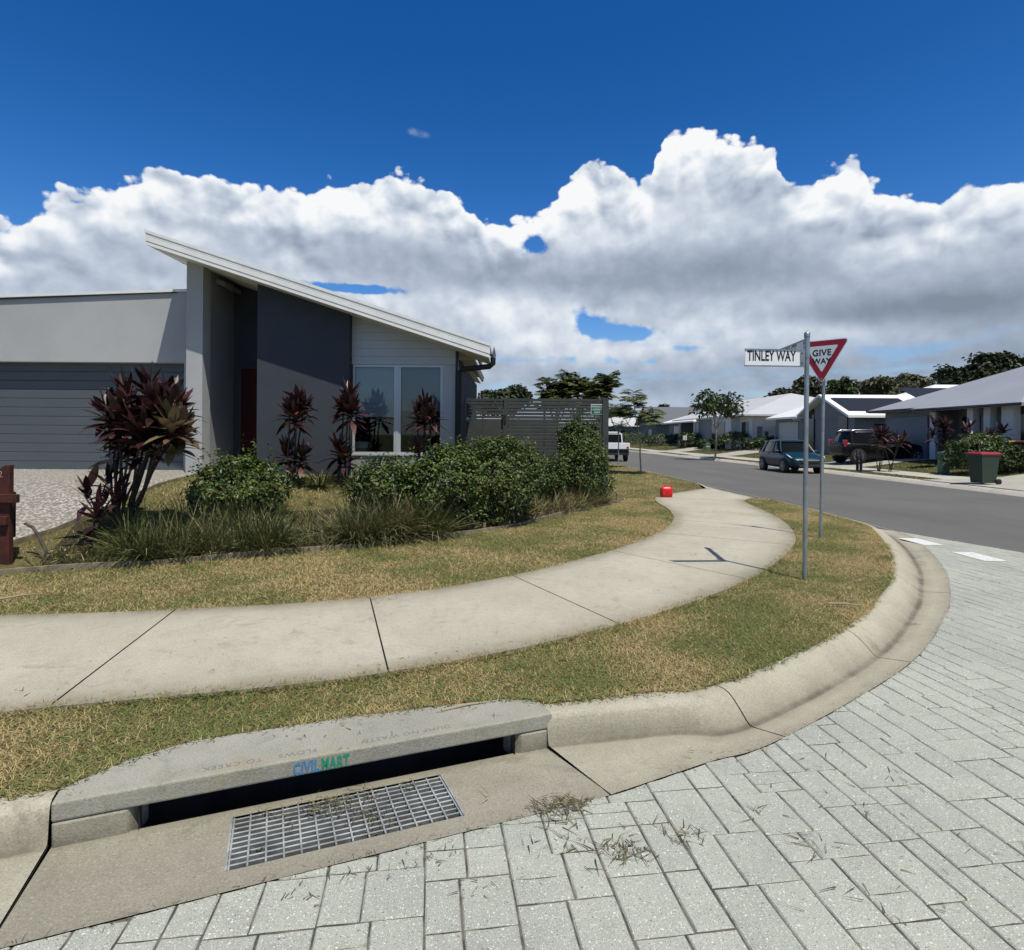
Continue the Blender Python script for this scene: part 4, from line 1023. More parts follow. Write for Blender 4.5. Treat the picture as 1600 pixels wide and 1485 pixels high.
mb.bar((RX0, YF, zr(RX0)-.075), (RX0, 16.4, zr(RX0)-.075), .035, .11); mb.bar((RX0, YF, zr(RX0)-.19), (RX0, 16.4, zr(RX0)-.19), .02, .09)
mb.build('fascia', M_WHITE, roof)
mb = MB()
for y0, y1, x1 in secs:
    mb.add([(RX0+.01, y0+.03, zs(RX0)+.005), (x1-.02, y0+.03, zs(x1)+.005), (x1-.02, y1, zs(x1)+.005), (RX0+.01, y1, zs(RX0)+.005)], [(3, 2, 1, 0)])
    mb.add([(CX1, y0+.05, zs(x1)), (x1-.02, y0+.05, zs(x1)), (x1-.02, y0+.05, zr(x1)-.06), (CX1, y0+.05, zr(CX1)-.06)], [(0, 1, 2, 3)]) if y0 > YF else None
mb.build('soffit', M_CREAM, roof)
mb = MB()
for y0, y1, x1 in secs:
    z = zr(x1)-.03
    mb.add([(x1+a, y, z+b) for y in (y0-(.06 if y0 == YF else -.002), y1) for a, b in ((0, -.13), (.05, -.13), (.085, .01), (.078, .01), (.045, -.12), (.005, -.12))], [(0, 1, 7, 6), (1, 2, 8, 7), (2, 3, 9, 8), (3, 4, 10, 9), (4, 5, 11, 10), (0, 5, 4, 1), (1, 4, 3, 2), (6, 7, 10, 11), (7, 8, 9, 10)])
    mb.add([(x1+.0, y0+.02, z-.13), (x1, y0+.02, z+.02), (x1, y1, z+.02), (x1, y1, z-.13)], [(0, 1, 2, 3)])
mb.build('gutter', mat('gutter_steel', (.34, .34, .33), .5, .2), roof)
mb = MB(); gx, gy, gzv = RX1+.05, YF+.35, zr(RX1)-.16
mb.tube([(gx, gy, gzv-.03), (gx, gy, gzv-.14), (gx-.07, gy+.02, gzv-.20), (CX1+.16, 12.30, gzv-.24), (CX1+.07, 12.34, gzv-.30), (CX1+.07, 12.34, F0-.3)], .056, 12); mb.box(CX1+.001, CX1+.05, 12.40, 12.62, F0-.4, zs(CX1)-.02); mb.build('downpipe', M_BLACK, house)  # black strip beside the pipe stands in for shade on the side wall
# box with a plant on the sill inside the left pane
bx = empty('storage_box', (XP(561, 12.75), 12.8, WZ0), 'cream box standing inside the front window behind the left pane', 'box')
x0, x1 = XP(546, 12.72), XP(576, 12.72)
MB().box(x0, x1, 12.64, 12.98, WZ0+.005, WZ0+.12).build('body', mat('cardboard', (.42, .33, .20), .8), bx, bevel=.004)
MB().box(x0-.01, x1+.01, 12.63, 12.99, WZ0+.12, WZ0+.25).build('lid', mat('white_plastic', (.75, .74, .70), .5), bx, bevel=.006)
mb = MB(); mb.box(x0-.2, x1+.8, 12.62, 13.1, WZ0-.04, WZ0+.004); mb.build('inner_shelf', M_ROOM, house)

# ------------------------------------------------------------------ slat fence, gate and the notice on it
M_FENCE = mat('fence_slats', (.062, .068, .064), .7, spec=.2, var=.2, vscale=3)
YN = 15.1; FT = ZP(800, 623, YN)
fx0, fx1 = XP(793, YN), XP(941, YN)
fence = empty('slat_fence', (fx0, YN, .8), 'dark grey horizontal slat fence between the gate and the end post behind the shrubs', 'fence')
mb = MB(); z = FT
while z > .1:
    mb.box(fx0, fx1, YN, YN+.016, z-.0740, z); z -= .0865
mb.build('slat_panel', M_FENCE, fence, bevel=.005)
mb = MB(); mb.box(fx0+.9, fx0+.95, YN+.017, YN+.06, .1, FT-.02); mb.build('rail_post', M_FENCE, fence)
for a, b in ((787, 793), (941, 950.5)): MB().box(XP(a, YN), XP(b, YN), YN-.03, YN+.07, .1, FT+.02).build('post', M_FENCE, fence, bevel=.004)
gx0, gx1 = CX1+.02, XP(786, YN)
gate = empty('slat_gate', (gx0, YN, .8), 'dark slatted side gate with open gaps hung beside the house corner', 'gate')
mb = MB(); z = FT; i = 0
while z > .85:
    mb.box(gx0, gx1, YN+.002, YN+.018, z-.068, z); z -= .0865
mb.build('slat_panel', M_FENCE, gate)
mb = MB(); mb.box(gx0, gx0+.045, YN+.02, YN+.05, .85, FT); mb.box(gx1-.045, gx1, YN+.02, YN+.05, .85, FT); mb.box(gx0+.4, gx0+.43, YN+.02, YN+.04, .85, FT); mb.build('gate_frame', M_FENCE, gate)
rf = empty('rear_fence', (-3, 30, .7), 'dark steel boundary fence behind the yard, glimpsed through the gate slats', 'fence')
MB().box(-9, 2.3, 30, 30.04, .2, 2.45).build('sheet_panel', M_FENCE, rf)
for x in (-8.9, -6.6, -4.3, -2.0, .3, 2.25): MB().box(x, x+.06, 29.95, 29.999, .2, 2.48).build('post', M_FENCE, rf)
lx = XP(788.5, YN); MB().box(lx-.06, lx+.03, YN-.055, YN-.031, 1.95, 2.17).build('latch', M_BLACK, gate, bevel=.005)
MB().cyl((XP(728, YN)+.05, YN-.01, 2.05), (XP(728, YN)+.05, YN+.001, 2.05), .045, 16).build('round_cap', M_ALU, gate)
sx0, sx1, sz0, sz1 = XP(923, YN), XP(942, YN), ZP(930, 648, YN), ZP(930, 632, YN)
sign = empty('safety_sign', ((sx0+sx1)/2, YN-.004, (sz0+sz1)/2), 'small green and white emergency assembly area sign on the slat fence', 'sign')
MB().box(sx0, sx1, YN-.006, YN-.002, sz0, sz1).build('border', mat('sign_white', (.75, .76, .74), .4), sign, bevel=.002)
MB().box(sx0+.012, sx1-.012, YN-.0085, YN-.0062, sz0+.012, sz1-.012).build('panel', mat('sign_green', (.005, .11, .06), .4), sign)
for k, (tx, sc) in enumerate((('EMERGENCY', .72), ('ASSEMBLY', .78), ('AREA', .9))):
    text_mesh('lettering', tx, frame(((sx0+sx1)/2, YN-.0095, sz1-.082-k*.072), (1, 0, 0), (0, 0, 1)), .046, MATS['sign_white'], sign, xs=sc, depth=.001, align='CENTER')

# ------------------------------------------------------------------ letterbox post, edging, pruned stump, sticks
M_BROWN = mat('red_brown_timber', (.085, .026, .017), .75, spec=.25, col2=(.050, .018, .013), vscale=7, bump=.002, bscale=30)
pY = 6.72; px0, px1 = XP(-7, pY), XP(15, pY)
lb = empty('letterbox_post', ((px0+px1)/2, pY, .15), 'red brown timber post with a number 2 and short cross rails', 'letterbox post')
mb = MB(); zt = ZP(10, 727, pY)
mb.add([(px0, pY, .1), (px1, pY, .1), (px1, pY, zt), (px1-.05, pY, zt), (px0, pY, zt-.07), (px0, pY+.065, .1), (px1, pY+.065, .1), (px1, pY+.065, zt), (px1-.05, pY+.065, zt), (px0, pY+.065, zt-.07)],
       [(0, 1, 2, 3, 4), (9, 8, 7, 6, 5), (1, 6, 7, 2), (2, 7, 8, 3), (3, 8, 9, 4), (4, 9, 5, 0)]); mb.build('post', M_BROWN, lb, bevel=.004)
for a, b, t_, u in ((-36, 32, 772, 785), (-1, 15, 807, 820)): MB().box(XP(a, pY), XP(b, pY), pY-.05, pY-.001, ZP(10, u, pY), ZP(10, t_, pY)).build('cross_rail', M_BROWN, lb, bevel=.003)
MB().box(px0-.42, px0-.004, pY-.02, pY+.3, .42, .95).build('box_body', M_BLACK, lb, bevel=.01)
text_mesh('house_number', '2', frame((px0+.035, pY-.003, ZP(10, 746, pY)), (1, 0, 0), (0, 0, 1)), .07, mat('pale_number', (.34, .24, .20), .6), lb, depth=.003)

M_SLEEPER = mat('weathered_timber', (.26, .21, .14), .85, col2=(.15, .12, .08), vscale=9, bump=.004, bscale=40)
ed = empty('garden_edging', (EDGEC[0][0], EDGEC[0][1], .12), 'weathered timber edging board along the front of the garden bed', 'garden edging')
nm = normals(EDGEC); i0 = 0; cuts = [int((len(EDGEC)-1)*f) for f in (0, .34, .62, .83, 1)]
for a, b in zip(cuts[:-1], cuts[1:]):
    mb = MB(); C = EDGEC[a:b+1]; Nn = nm[a:b+1]; rings = []
    for k, (c, q) in enumerate(zip(C, Nn)):
        z0, z1 = .08, .185+.012*math.sin(k*.5+a)
        rings.append([(c[0]-q[0]*.0, c[1]-q[1]*.0, z0), (c[0], c[1], z1), (c[0]+q[0]*.04, c[1]+q[1]*.04, z1), (c[0]+q[0]*.04, c[1]+q[1]*.04, z0)])
    mb.loft(rings); mb.build('board', M_SLEEPER, ed)
for k in [int(len(EDGEC)*f) for f in (.50, .66, .80, .93)]:
    c = EDGEC[k]; q = nm[k]
    MB().box(c[0]+q[0]*.06-.02, c[0]+q[0]*.06+.02, c[1]+q[1]*.06-.02, c[1]+q[1]*.06+.02, .08, .25).build('peg', M_SLEEPER, ed)
e = at(966, 784, .15); MB().box(e.x-.05, e.x+.05, e.y-.05, e.y+.05, .08, .34).build('end_post', M_SLEEPER, ed, bevel=.008)
ds = empty('driveway_edging', (-6, 7.2, .2), 'thin timber strip along the right edge of the pebble driveway', 'driveway edging')
mb = MB(); P = [(-6.33, 6.3), (-6.18, 7.0), (-5.98, 7.8), (-5.93, 8.6), (-5.95, 10), (-6.2, 12.2)]
for a, b in zip(P[:-1], P[1:]): mb.bar((a[0]+.06, a[1], gz1(*a)+.03), (b[0]+.06, b[1], gz1(*b)+.03), .02, .07)
mb.build('strip', M_SLEEPER, ds)

M_BARK = mat('grey_bark', (.10, .085, .065), .9, col2=(.055, .048, .04), vscale=14, bump=.006, bscale=50)
M_CUT = mat('cut_wood', (.62, .54, .38), .8)
sY = 6.98
def PX(px, py, Y): return Vector((XP(px, Y), Y, ZP(px, py, Y)))
stump = empty('pruned_stump', PX(80, 885, sY), 'pruned shrub stump with cut branch ends beside the letterbox post', 'stump')
for pts, r in ((((80, 890), (79, 878), (77, 868)), .035), (((78, 880), (73, 862), (62, 838), (52, 824), (40, 818)), .020), (((75, 882), (70, 872), (62, 864), (55, 857)), .014), (((83, 880), (84, 868), (82, 862)), .02), (((92, 886), (101, 872), (103, 860)), .013), (((100, 874), (106, 868)), .010), (((74, 888), (60, 884), (52, 879)), .014)):
    q = [PX(a, b, sY+.01*k) for k, (a, b) in enumerate(pts)]
    br = MB().tube(q, [r*(1-.2*k/len(q)) for k in range(len(q))], 9).build('branch', M_BARK, stump)
    d_ = (q[-1]-q[-2]).normalized(); MB().cyl(q[-1], q[-1]+d_*.006, r*.86, 10).build('cut_end', M_CUT, br)
M_STICK = mat('dry_stick', (.30, .25, .17), .8)
for (a, b), lab in ((((1293, 941), (1343, 944)), 'pale dry stick lying on the grass near the curved kerb'), (((0, 934), (55, 926)), 'dry palm stalk lying on the grass near the letterbox post'), (((170, 868), (117, 851)), 'grey cut stick lying by the edging beside the stump'), (((690, 1107), (760, 1094)), 'thin straw stalk lying on the back edge of the drain lintel')):
    z = .150 if a[0] == 690 else .172; A, B = at(*a, z), at(*b, z); A.z -= .012; B.z -= .012; mid = (A+B)/2+Vector((.012, .012, .004))
    tag(MB().tube([A, mid, B], [.009, .008, .005], 7).build('stick', M_STICK), lab, 'stick', 'dry sticks on the ground')
# ------------------------------------------------------------------ planting of the corner garden
def bed_poly(t0, t1, w0, w1):
    i0, i1 = int(len(EDGEC)*t0), int(len(EDGEC)*t1); C = EDGEC[i0:i1]; q = normals(EDGEC)[i0:i1]
    return [tuple(c+n*w0) for c, n in zip(C[:, :2], q)]+[tuple(c+n*w1) for c, n in zip(C[::-1, :2], q[::-1])]
# mulch in the bed behind the edging
C = EDGEC[:, :2]; q = normals(EDGEC); mb = MB(); mb.smooth = True; k0 = 14; V = []
for c, n in zip(C[k0:], q[k0:]):
    for w in (.03, .4, .8, 1.2, 1.6, 1.9): V.append((*(c+n*w), gz1(*(c+n*w))+.006))
mb.add(V, [(j*6+i, (j+1)*6+i, (j+1)*6+i+1, j*6+i+1) for j in range(len(C)-k0-1) for i in range(5)])
tag(mb.build('garden_bed', M_MULCH), kind='structure')

M_CORD = mat('cordyline_leaf', (.030, .011, .012), .40, spec=.5, col2=(.062, .021, .017), vscale=5, island=.75, trans=.12)
M_CORDG = mat('cordyline_leaf_olive', (.17, .15, .07), .4, spec=.45, col2=(.13, .07, .045), vscale=5, island=.5, trans=.15)
M_STEM = mat('cane_stem', (.07, .055, .045), .8, col2=(.04, .03, .028), vscale=20, bump=.004)
LEAFP = lambda t: (.30+.70*min(1, t/.35)) if t < .5 else max(.02, (1-((t-.5)/.5)**1.6))
def rosette(tip, n, L, W, up=.9, seed=0, spread=1.0):
    tip = np.array(tip); a = np.arange(n)*2.39996+rng.random(n)*.4; t = (np.arange(n)+.5)/n           # outer leaves low, inner ones upright
    el = np.clip((-.25+1.65*t**.8)*up+rng.normal(size=n)*.16, -.7, 1.5)
    D = np.stack([np.cos(a)*np.cos(el)*spread, np.sin(a)*np.cos(el)*spread, np.sin(el)], 1)
    P = tip+np.stack([np.cos(a)*.015, np.sin(a)*.015, (t-.85)*L*.75], 1)
    return strips(P, D, L*(.75+.45*rng.random(n)), W*(.8+.4*rng.random(n)), (.20+.30*rng.random(n))*(1.2-t), 5, LEAFP, twist=.35)
def cordyline(label, base, tips, n=26, L=.40, W=.075, olive=0, group='cordylines in the corner garden', stemr=.016):
    root = empty('cordyline', base, label, 'cordyline plant', group)
    vf = []; vo = []
    for i, tp in enumerate(tips):
        t3 = tp if len(tp) == 3 else tp[:3]; sc = tp[3] if len(tp) > 3 else 1
        b = Vector(base)+Vector((random.uniform(-.08, .08), random.uniform(-.06, .06), -.03)); t_ = Vector(t3)
        m1 = b.lerp(t_, .35)+Vector((random.uniform(-.05, .05), random.uniform(-.05, .05), 0)); m2 = b.lerp(t_, .7)+Vector((random.uniform(-.03, .03), random.uniform(-.03, .03), .03))
        MB().tube([b, m1, m2, t_], [stemr*1.2, stemr, stemr*.9, stemr*.7], 7).build('stem', M_STEM, root)
        (vo if olive and i >= len(tips)-olive else vf).append(rosette(t3, int(n*(.6+.4*sc)), L*sc, W*(.7+.3*sc)))
    o = np_mesh('foliage', *join(*vf), M_CORD, root, smooth=True)
    if vo: np_mesh('foliage', *join(*vo), M_CORDG, root, smooth=True)
    return root
Y = 7.95
def g3(px, py, y, z=None): p = PX(px, py, y); return (p.x, p.y, p.z)
b = Vector((XP(188, Y), Y, gz1(XP(188, Y), Y)))
cordyline('big many stemmed dark maroon cordyline in front of the garage door', b,
          [g3(168, 640, Y-.05), g3(200, 615, Y+.1), g3(232, 606, Y-.15), g3(262, 620, Y+.15), g3(215, 655, Y-.35), g3(180, 672, Y-.3, ), g3(248, 662, Y-.3), g3(225, 690, Y-.2), g3(276, 640, Y+.05), g3(190, 700, Y+.1), g3(185, 650, Y-.3), g3(240, 630, Y-.4), g3(222, 675, Y-.45), g3(262, 650, Y-.35), g3(200, 640, Y-.2), g3(270, 628, Y-.2), g3(272, 682, Y-.1), g3(285, 668, Y-.25), g3(268, 660, Y-.5)],
          n=34, L=.34, W=.105, olive=3)
Y = 7.6; b = Vector((XP(158, Y), Y, gz1(XP(158, Y), Y)))
cordyline('low reddish young cordyline at the foot of the big maroon one', b, [g3(137, 768, Y, ), g3(170, 745, Y+.1), g3(182, 770, Y-.1), g3(150, 800, Y-.15)], n=14, L=.34, W=.085, stemr=.012)
Y = 10.9; b = Vector((XP(457, Y), Y, gz1(XP(457, Y), Y)))
cordyline('dark red cordyline standing before the charcoal wall beside the front door', b, [g3(464, 622, Y), g3(452, 640, Y-.1), g3(474, 638, Y+.1), g3(462, 650, Y-.15), g3(448, 705, Y+.1, ), g3(472, 712, Y-.1)], n=32, L=.33, W=.10)
Y = 11.3; b = Vector((XP(535, Y), Y, gz1(XP(535, Y), Y)))
cordyline('tall thin dark cordyline at the left edge of the front window', b, [g3(546, 618, Y), g3(536, 634, Y+.1), g3(550, 640, Y-.1), g3(530, 700, Y, ), g3(538, 712, Y-.1)], n=32, L=.34, W=.095)
Y = 11.5; b = Vector((XP(660, Y), Y, gz1(XP(660, Y), Y)))
cordyline('dark red cordyline in front of the right window pane', b, [g3(664, 634, Y), g3(674, 646, Y-.1), g3(654, 648, Y+.1), g3(666, 655, Y-.15), g3(652, 702, Y-.1)], n=28, L=.32, W=.085)

# ---- shrubs
M_LEAF = mat('shrub_leaf', (.038, .064, .013), .46, spec=.42, col2=(.075, .108, .019), vscale=2.2, island=.55, trans=.18)
M_LEAFD = mat('shrub_leaf_dark', (.030, .050, .014), .48, spec=.38, col2=(.055, .08, .018), vscale=2.2, island=.55, trans=.15)
M_LEAFY = mat('shrub_leaf_young', (.130, .165, .028), .5, spec=.35, col2=(.11, .16, .028), vscale=3, island=.4, trans=.25)
M_TWIG = mat('twig', (.09, .07, .05), .9)
def blob_points(c, r, n, seed, lump=.30, shell=.55, flat=.0, freq=1.6):
    d = rand_dirs(n); d[:, 2] = np.where(d[:, 2] < -.55, -d[:, 2], d[:, 2])
    k = 1-lump*1.3+lump*2.2*pnoise(d*freq*1.35+seed*7.1+10, seed)
    k2 = 1+.18*(pnoise(d*6+seed*3.3+20, seed+1)-.5)
    rad = (shell+(1-shell)*rng.random(n)**.6)*k*k2
    return np.array(c)+d*np.array(r)*rad[:, None], d
def shrub(label, c, r, n, L, mat_, seed, name='shrub', cat='shrub', group='green shrubs in the corner garden', lumps=None, wild=0):
    base = (c[0], c[1], c[2]-r[2]*.9); root = empty(name, base, label, cat, group)
    P = []; D = []
    for (ox, oy, oz, s) in (lumps or [(0, 0, 0, 1)]):
        p, d = blob_points((c[0]+ox, c[1]+oy, c[2]+oz), np.array(r)*s, int(n*s*s), seed, shell=.62); P.append(p); D.append(d)
    P = np.concatenate(P); D = np.concatenate(D)
    keep = P[:, 2] > gz(P[:, 0], P[:, 1])+.02 if c[0] < 3 else P[:, 2] > 0
    P, D = P[keep], D[keep]
    N_ = unit(D*.7+np.array([0, 0, .55])+rand_dirs(len(P))*.75)
    vf = [leaves(P, N_, L*(.6+.7*rng.random(len(P))), L*.52, .15)]
    if wild:                                   # upright young shoots breaking the outline
        p, d = blob_points(c, np.array(r)*.98, wild, seed+5, shell=.95); p = p[d[:, 2] > .05]; m = 6
        for k in range(m):
            q = p+np.array([0, 0, 1])*(L*.55*k)+rand_dirs(len(p))*L*.25; vf.append(leaves(q, unit(rand_dirs(len(p))+np.array([0, 0, .6])), L*.85, L*.4, .0))
    V, F = join(*vf); mi = np.zeros(len(F))
    if wild:                                   # pale new growth at the tips
        p, d = blob_points(c, np.array(r)*1.03, int(n*.24), seed, shell=.88); k = (d[:, 2] > -.1) & (pnoise(p*3.2, seed) > .40); p, d = p[k], d[k]
        V2, F2 = leaves(p, unit(d*.5+np.array([0, 0, .8])+rand_dirs(len(p))*.6), L*.8, L*.42, .05)
        V, F = join((V, F), (V2, F2)); mi = np.concatenate([mi, np.ones(len(F2))])
    np_mesh('foliage', V, F, [mat_, M_LEAFY], root, mi=mi)
    mb = MB()
    for k in range(7):
        a = k*.9+seed; e = (c[0]+math.cos(a)*r[0]*.55, c[1]+math.sin(a)*r[1]*.55, c[2]+r[2]*.25)
        mb.tube([(base[0]+math.cos(a)*.06, base[1]+math.sin(a)*.06, base[2]-.15), ((base[0]+e[0])/2, (base[1]+e[1])/2, base[2]+.45*(e[2]-base[2])), e], [.016, .011, .005], 5)
    mb.build('stem', M_TWIG, root)
    return root
def sh(label, px, ptop, pbot, wpx, Y, n, L, m, seed, dy=1.0, lumps=None, wild=60):
    z1, z0 = ZP(px, ptop, Y), ZP(px, pbot, Y); rx = wpx/2/940*Y
    return shrub(label, (XP(px, Y), Y, (z0+z1)/2), (rx*1.05, rx*dy, (z1-z0)/2*1.05), n, L, m, seed, lumps=lumps, wild=wild)
sh('rounded green shrub left of the lawn gap, before the garage column', 370, 712, 815, 136, 8.9, 5200, .075, M_LEAF, 1)
sh('low green shrub at the left end of the hedge under the window', 604, 718, 835, 114, 9.3, 4600, .07, M_LEAF, 2)
sh('large dense green shrub in the middle of the hedge', 694, 692, 846, 136, 9.6, 7500, .07, M_LEAF, 3)
sh('large green shrub with a deep shadow below it, in front of the gate', 782, 686, 836, 128, 10.3, 7000, .072, M_LEAF, 4)
sh('loose tall shrub grown through with dry grass at the right end of the bed', 910, 694, 798, 84, 13.1, 5200, .075, M_LEAF, 6, wild=120)
sh('small sparse shrub between the big hedge and the right end shrub', 856, 714, 800, 62, 12.0, 2400, .07, M_LEAF, 7, wild=80)
sh('clipped dark shrub standing against the fence below the green sign', 908, 660, 720, 66, 14.3, 3600, .085, M_LEAFD, 8)
# ---- strappy leaves along the bed
M_STRAP = mat('strappy_leaf', (.060, .080, .022), .5, spec=.35, col2=(.105, .115, .038), vscale=3, island=.6, trans=.15)
M_STRAPP = mat('strappy_leaf_pale', (.17, .17, .08), .5, spec=.35, col2=(.24, .205, .10), vscale=3, island=.6, trans=.15)
def clumps(poly, nc, nb, L, W, drift=0.0):
    poly = np.array(poly); lo, hi = poly.min(0), poly.max(0); p = lo+rng.random((nc*6, 2))*(hi-lo); p = p[inside(p, poly)][:nc]
    vs = []
    for x, y in p:
        n = int(nb*(.6+.8*rng.random())); a = rng.random(n)*6.283; el = .45+rng.random(n)*.95; z = gz1(x, y)
        D = np.stack([np.cos(a)*np.cos(el)+drift, np.sin(a)*np.cos(el)-.1, np.sin(el)], 1)
        P = np.stack([x+np.cos(a)*.05*rng.random(n), y+np.sin(a)*.05*rng.random(n), np.full(n, z-.01)], 1)
        s = .7+.6*rng.random()
        vs.append(strips(P, D, L*s*(.6+.6*rng.random(n)), W*(.7+.6*rng.random(n)), (.12+.55*rng.random(n)**1.5), 5, lambda t: (.7+.3*min(1, t/.3))*(1-t**2.2)+.02, twist=.3))
    return join(*vs)
def seg(px0, px1, w0, w1):
    """part of the bed seen between two image columns, from w0 to w1 metres behind the edging"""
    i = [int(np.argmin(np.abs(EDGEC[:, 0]/EDGEC[:, 1]*940+800-p))) for p in (px0, px1)]; C = EDGEC[i[0]:i[1]+1, :2]; q = normals(EDGEC)[i[0]:i[1]+1]
    return [tuple(c+n*w0) for c, n in zip(C, q)]+[tuple(c+n*w1) for c, n in zip(C[::-1], q[::-1])]
o = np_mesh('strappy_grass', *join(clumps(seg(165, 440, .12, 1.35), 84, 54, .62, .014), clumps(seg(430, 560, .1, .7), 20, 40, .36, .012), clumps(seg(545, 700, .1, .75), 44, 60, .70, .015)), M_STRAP)
tag(o, 'dense dark green strappy leaved ground cover filling the garden bed', 'ground cover', kind='stuff')
o = np_mesh('strappy_grass', *join(clumps(seg(200, 440, .1, 1.2), 50, 40, .60, .012), clumps(seg(440, 560, .1, .8), 10, 30, .40, .012), clumps(seg(545, 700, .1, .6), 44, 58, .76, .014), clumps(seg(700, 860, .08, .45), 16, 40, .32, .012), clumps(seg(835, 962, .08, .9), 70, 66, .56, .015, -.1)), M_STRAPP)
tag(o, 'pale variegated strappy leaves mixed through the bed and its right end', 'ground cover', kind='stuff')
Y = 10.9
for px, lab in ((500, 'green spiky strappy plant in front of the charcoal wall'), (560, 'green spiky strappy plant below the left window pane')):
    x = XP(px, Y); n = 110; a = rng.random(n)*6.283; el = .35+rng.random(n)*1.0
    V, F = strips(np.stack([x+np.cos(a)*.08, Y+np.sin(a)*.08, np.full(n, gz1(x, Y))], 1), np.stack([np.cos(a)*np.cos(el), np.sin(a)*np.cos(el), np.sin(el)], 1), .55*(.7+.5*rng.random(n)), .024, .3+.3*rng.random(n), 5, lambda t: (1-t**2.5)+.02)
    tag(np_mesh('strappy_plant', V, F, M_STRAP), lab, 'strappy plant', 'spiky plants against the house')
o = np_mesh('weeds', *join(clumps(seg(60, 180, .05, .9), 26, 26, .20, .012), clumps(seg(420, 560, .9, 2.2), 20, 26, .30, .010), clumps(seg(180, 860, .03, .16), 70, 14, .16, .009)), M_GRASSG)
tag(o, 'ragged weeds and long grass tufts along the edging and by the stump', 'weeds', kind='stuff')
# ------------------------------------------------------------------ street name sign and give way sign
M_POST = mat('galvanised_post', (.36, .385, .39), .42, .7, var=.25, vscale=5)
M_SIGNW = mat('sign_white_sheet', (.78, .79, .78), .35, spec=.5)
M_SIGNRED = mat('sign_red', (.33, .006, .022), .35); M_SIGNBLK = mat('sign_black', (.008, .008, .009), .4)
M_BACK = mat('sign_aluminium', (.45, .46, .46), .4, .6)
base = at(1257, 905, .14); sy = base.y
top = Vector((XP(1260, sy), sy, ZP(1260, 519, sy)))
ss_ = empty('street_sign', base, 'tall galvanised street name post with white TINLEY WAY blade and a second blade', 'street sign')
r = .024
MB().tube([base-Vector((0, 0, .2)), Vector((base.x+(top.x-base.x)*.9, sy, top.z-.27)), ], r, 18).build('post', M_POST, ss_)
MB().tube([Vector((base.x+(top.x-base.x)*.9, sy, top.z-.275)), Vector((top.x, sy, top.z-.045))], r+.004, 18).build('collar', M_POST, ss_)
mb = MB(); mb.tube([top-Vector((0, 0, .05)), top-Vector((0, 0, .012)), top], [r+.007, r+.007, r*.8], 18); mb.tube([top, top+Vector((.006, 0, .012))], .007, 8); mb.build('cap', M_POST, ss_)
def blade(origin, d, L, H, words, xs, name='blade'):
    """origin: end at the post, bottom; d: direction away from the post; words read along the face turned to the viewer"""
    d = Vector(d).normalized(); up = Vector((0, 0, 1)); n = d.cross(up)           # n: one face
    o = Vector(origin); c = o+d*(L/2)+up*(H/2)
    M = frame(c, d, up)
    mb = MB(); mb.obox(M, L, H-.02, .006); b = mb.build(name, M_SIGNW, ss_)
    mb = MB()
    for s in (-1, 1): mb.obox(M @ Matrix.Translation((0, s*(H/2-.006), 0)), L+.004, .013, .020)
    mb.build('rail', M_POST, b)
    mb = MB(); mb.obox(M @ Matrix.Translation((-L/2+.022, 0, 0)), .05, H-.03, .016)
    mb.build('bracket', M_POST, b)
    for s in (-1, 1):
        p = M @ Vector((-L/2+.03, s*(H/2-.04), 0)); k = M.to_3x3() @ Vector((0, 0, 1))
        MB().cyl(p-k*.013, p+k*.013, .007, 8).build('bolt', M_SIGNBLK, b)
    for s in (1, -1):                         # the name on both faces
        z = M.to_3x3() @ Vector((0, 0, 1)); xdir = d*s; zz = Vector(xdir).cross(up)*1.0
        st_ = c+(d*(-L/2+.055) if s > 0 else d*(L/2-.022))-up*(H*.5-.062)+zz*.0042
        t = text_mesh('lettering', words, frame(st_, xdir, up), H*.57, M_SIGNBLK, b, xs=xs, depth=.0012, bold=.003); t
    return b
z0 = ZP(1215, 573.5, sy)
b1 = blade(Vector((base.x-.02, sy-.004, z0)), (-.64, -.035, 0), .645, .185, 'TINLEY WAY', .60)
b2 = blade(Vector((top.x-.005, sy+.02, top.z-.255)), (.075, .80, 0), .80, .185, 'HICK ST', .95)
# give way
gb = at(1282, 840, .14); gy = gb.y
gw = empty('give_way_sign', gb, 'red and white triangular give way sign turned away on a galvanised post', 'road sign')
gtop = Vector((XP(1287, gy), gy, ZP(1287, 545, gy)))
MB().tube([gb-Vector((0, 0, .2)), gtop], .024, 16).build('post', M_POST, gw)
w = Vector((.707, -.707, 0)).normalized(); nrm = Vector((-.707, -.707, 0)); side = .76; hh = side*.866
bot = Vector((XP(1284.5, gy), gy, ZP(1284, 600.5, gy)))+nrm*.035
M = frame(bot, w, (0, 0, 1)); 
def tri(s, rad, y0):
    """rounded triangle, point down, scaled about its centroid"""
    c = Vector((0, hh*2/3)); P = [Vector((0, 0)), Vector((side/2, hh)), Vector((-side/2, hh))]; out = []
    P = [c+(p-c)*s for p in P]
    for i in range(3):
        p, a, b = P[i], P[i-1], P[(i+1) % 3]; u = (a-p).normalized(); v = (b-p).normalized(); q0 = p+u*rad*1.732; q1 = p+v*rad*1.732
        for k in range(6):
            t = k/5; out.append(tuple((q0*(1-t)**2+p*2*t*(1-t)+q1*t*t)))
    return out
zc = M.to_3x3() @ Vector((0, 0, 1)); sgn = 1 if zc.dot(nrm) > 0 else -1
def plate(name, s, rad, lift, th, m, par):
    F_ = M.copy(); F_.translation = bot+nrm*lift
    mb = MB(); mb.extrude(tri(s, rad, 0), F_, th*sgn); return mb.build(name, m, par)
pl = plate('plate', 1.0, .045, 0, .003, M_SIGNW, gw)
plate('red_border', .955, .036, .0032, .0008, M_SIGNRED, gw); plate('white_panel', .60, .012, .0042, .0008, M_SIGNW, gw)
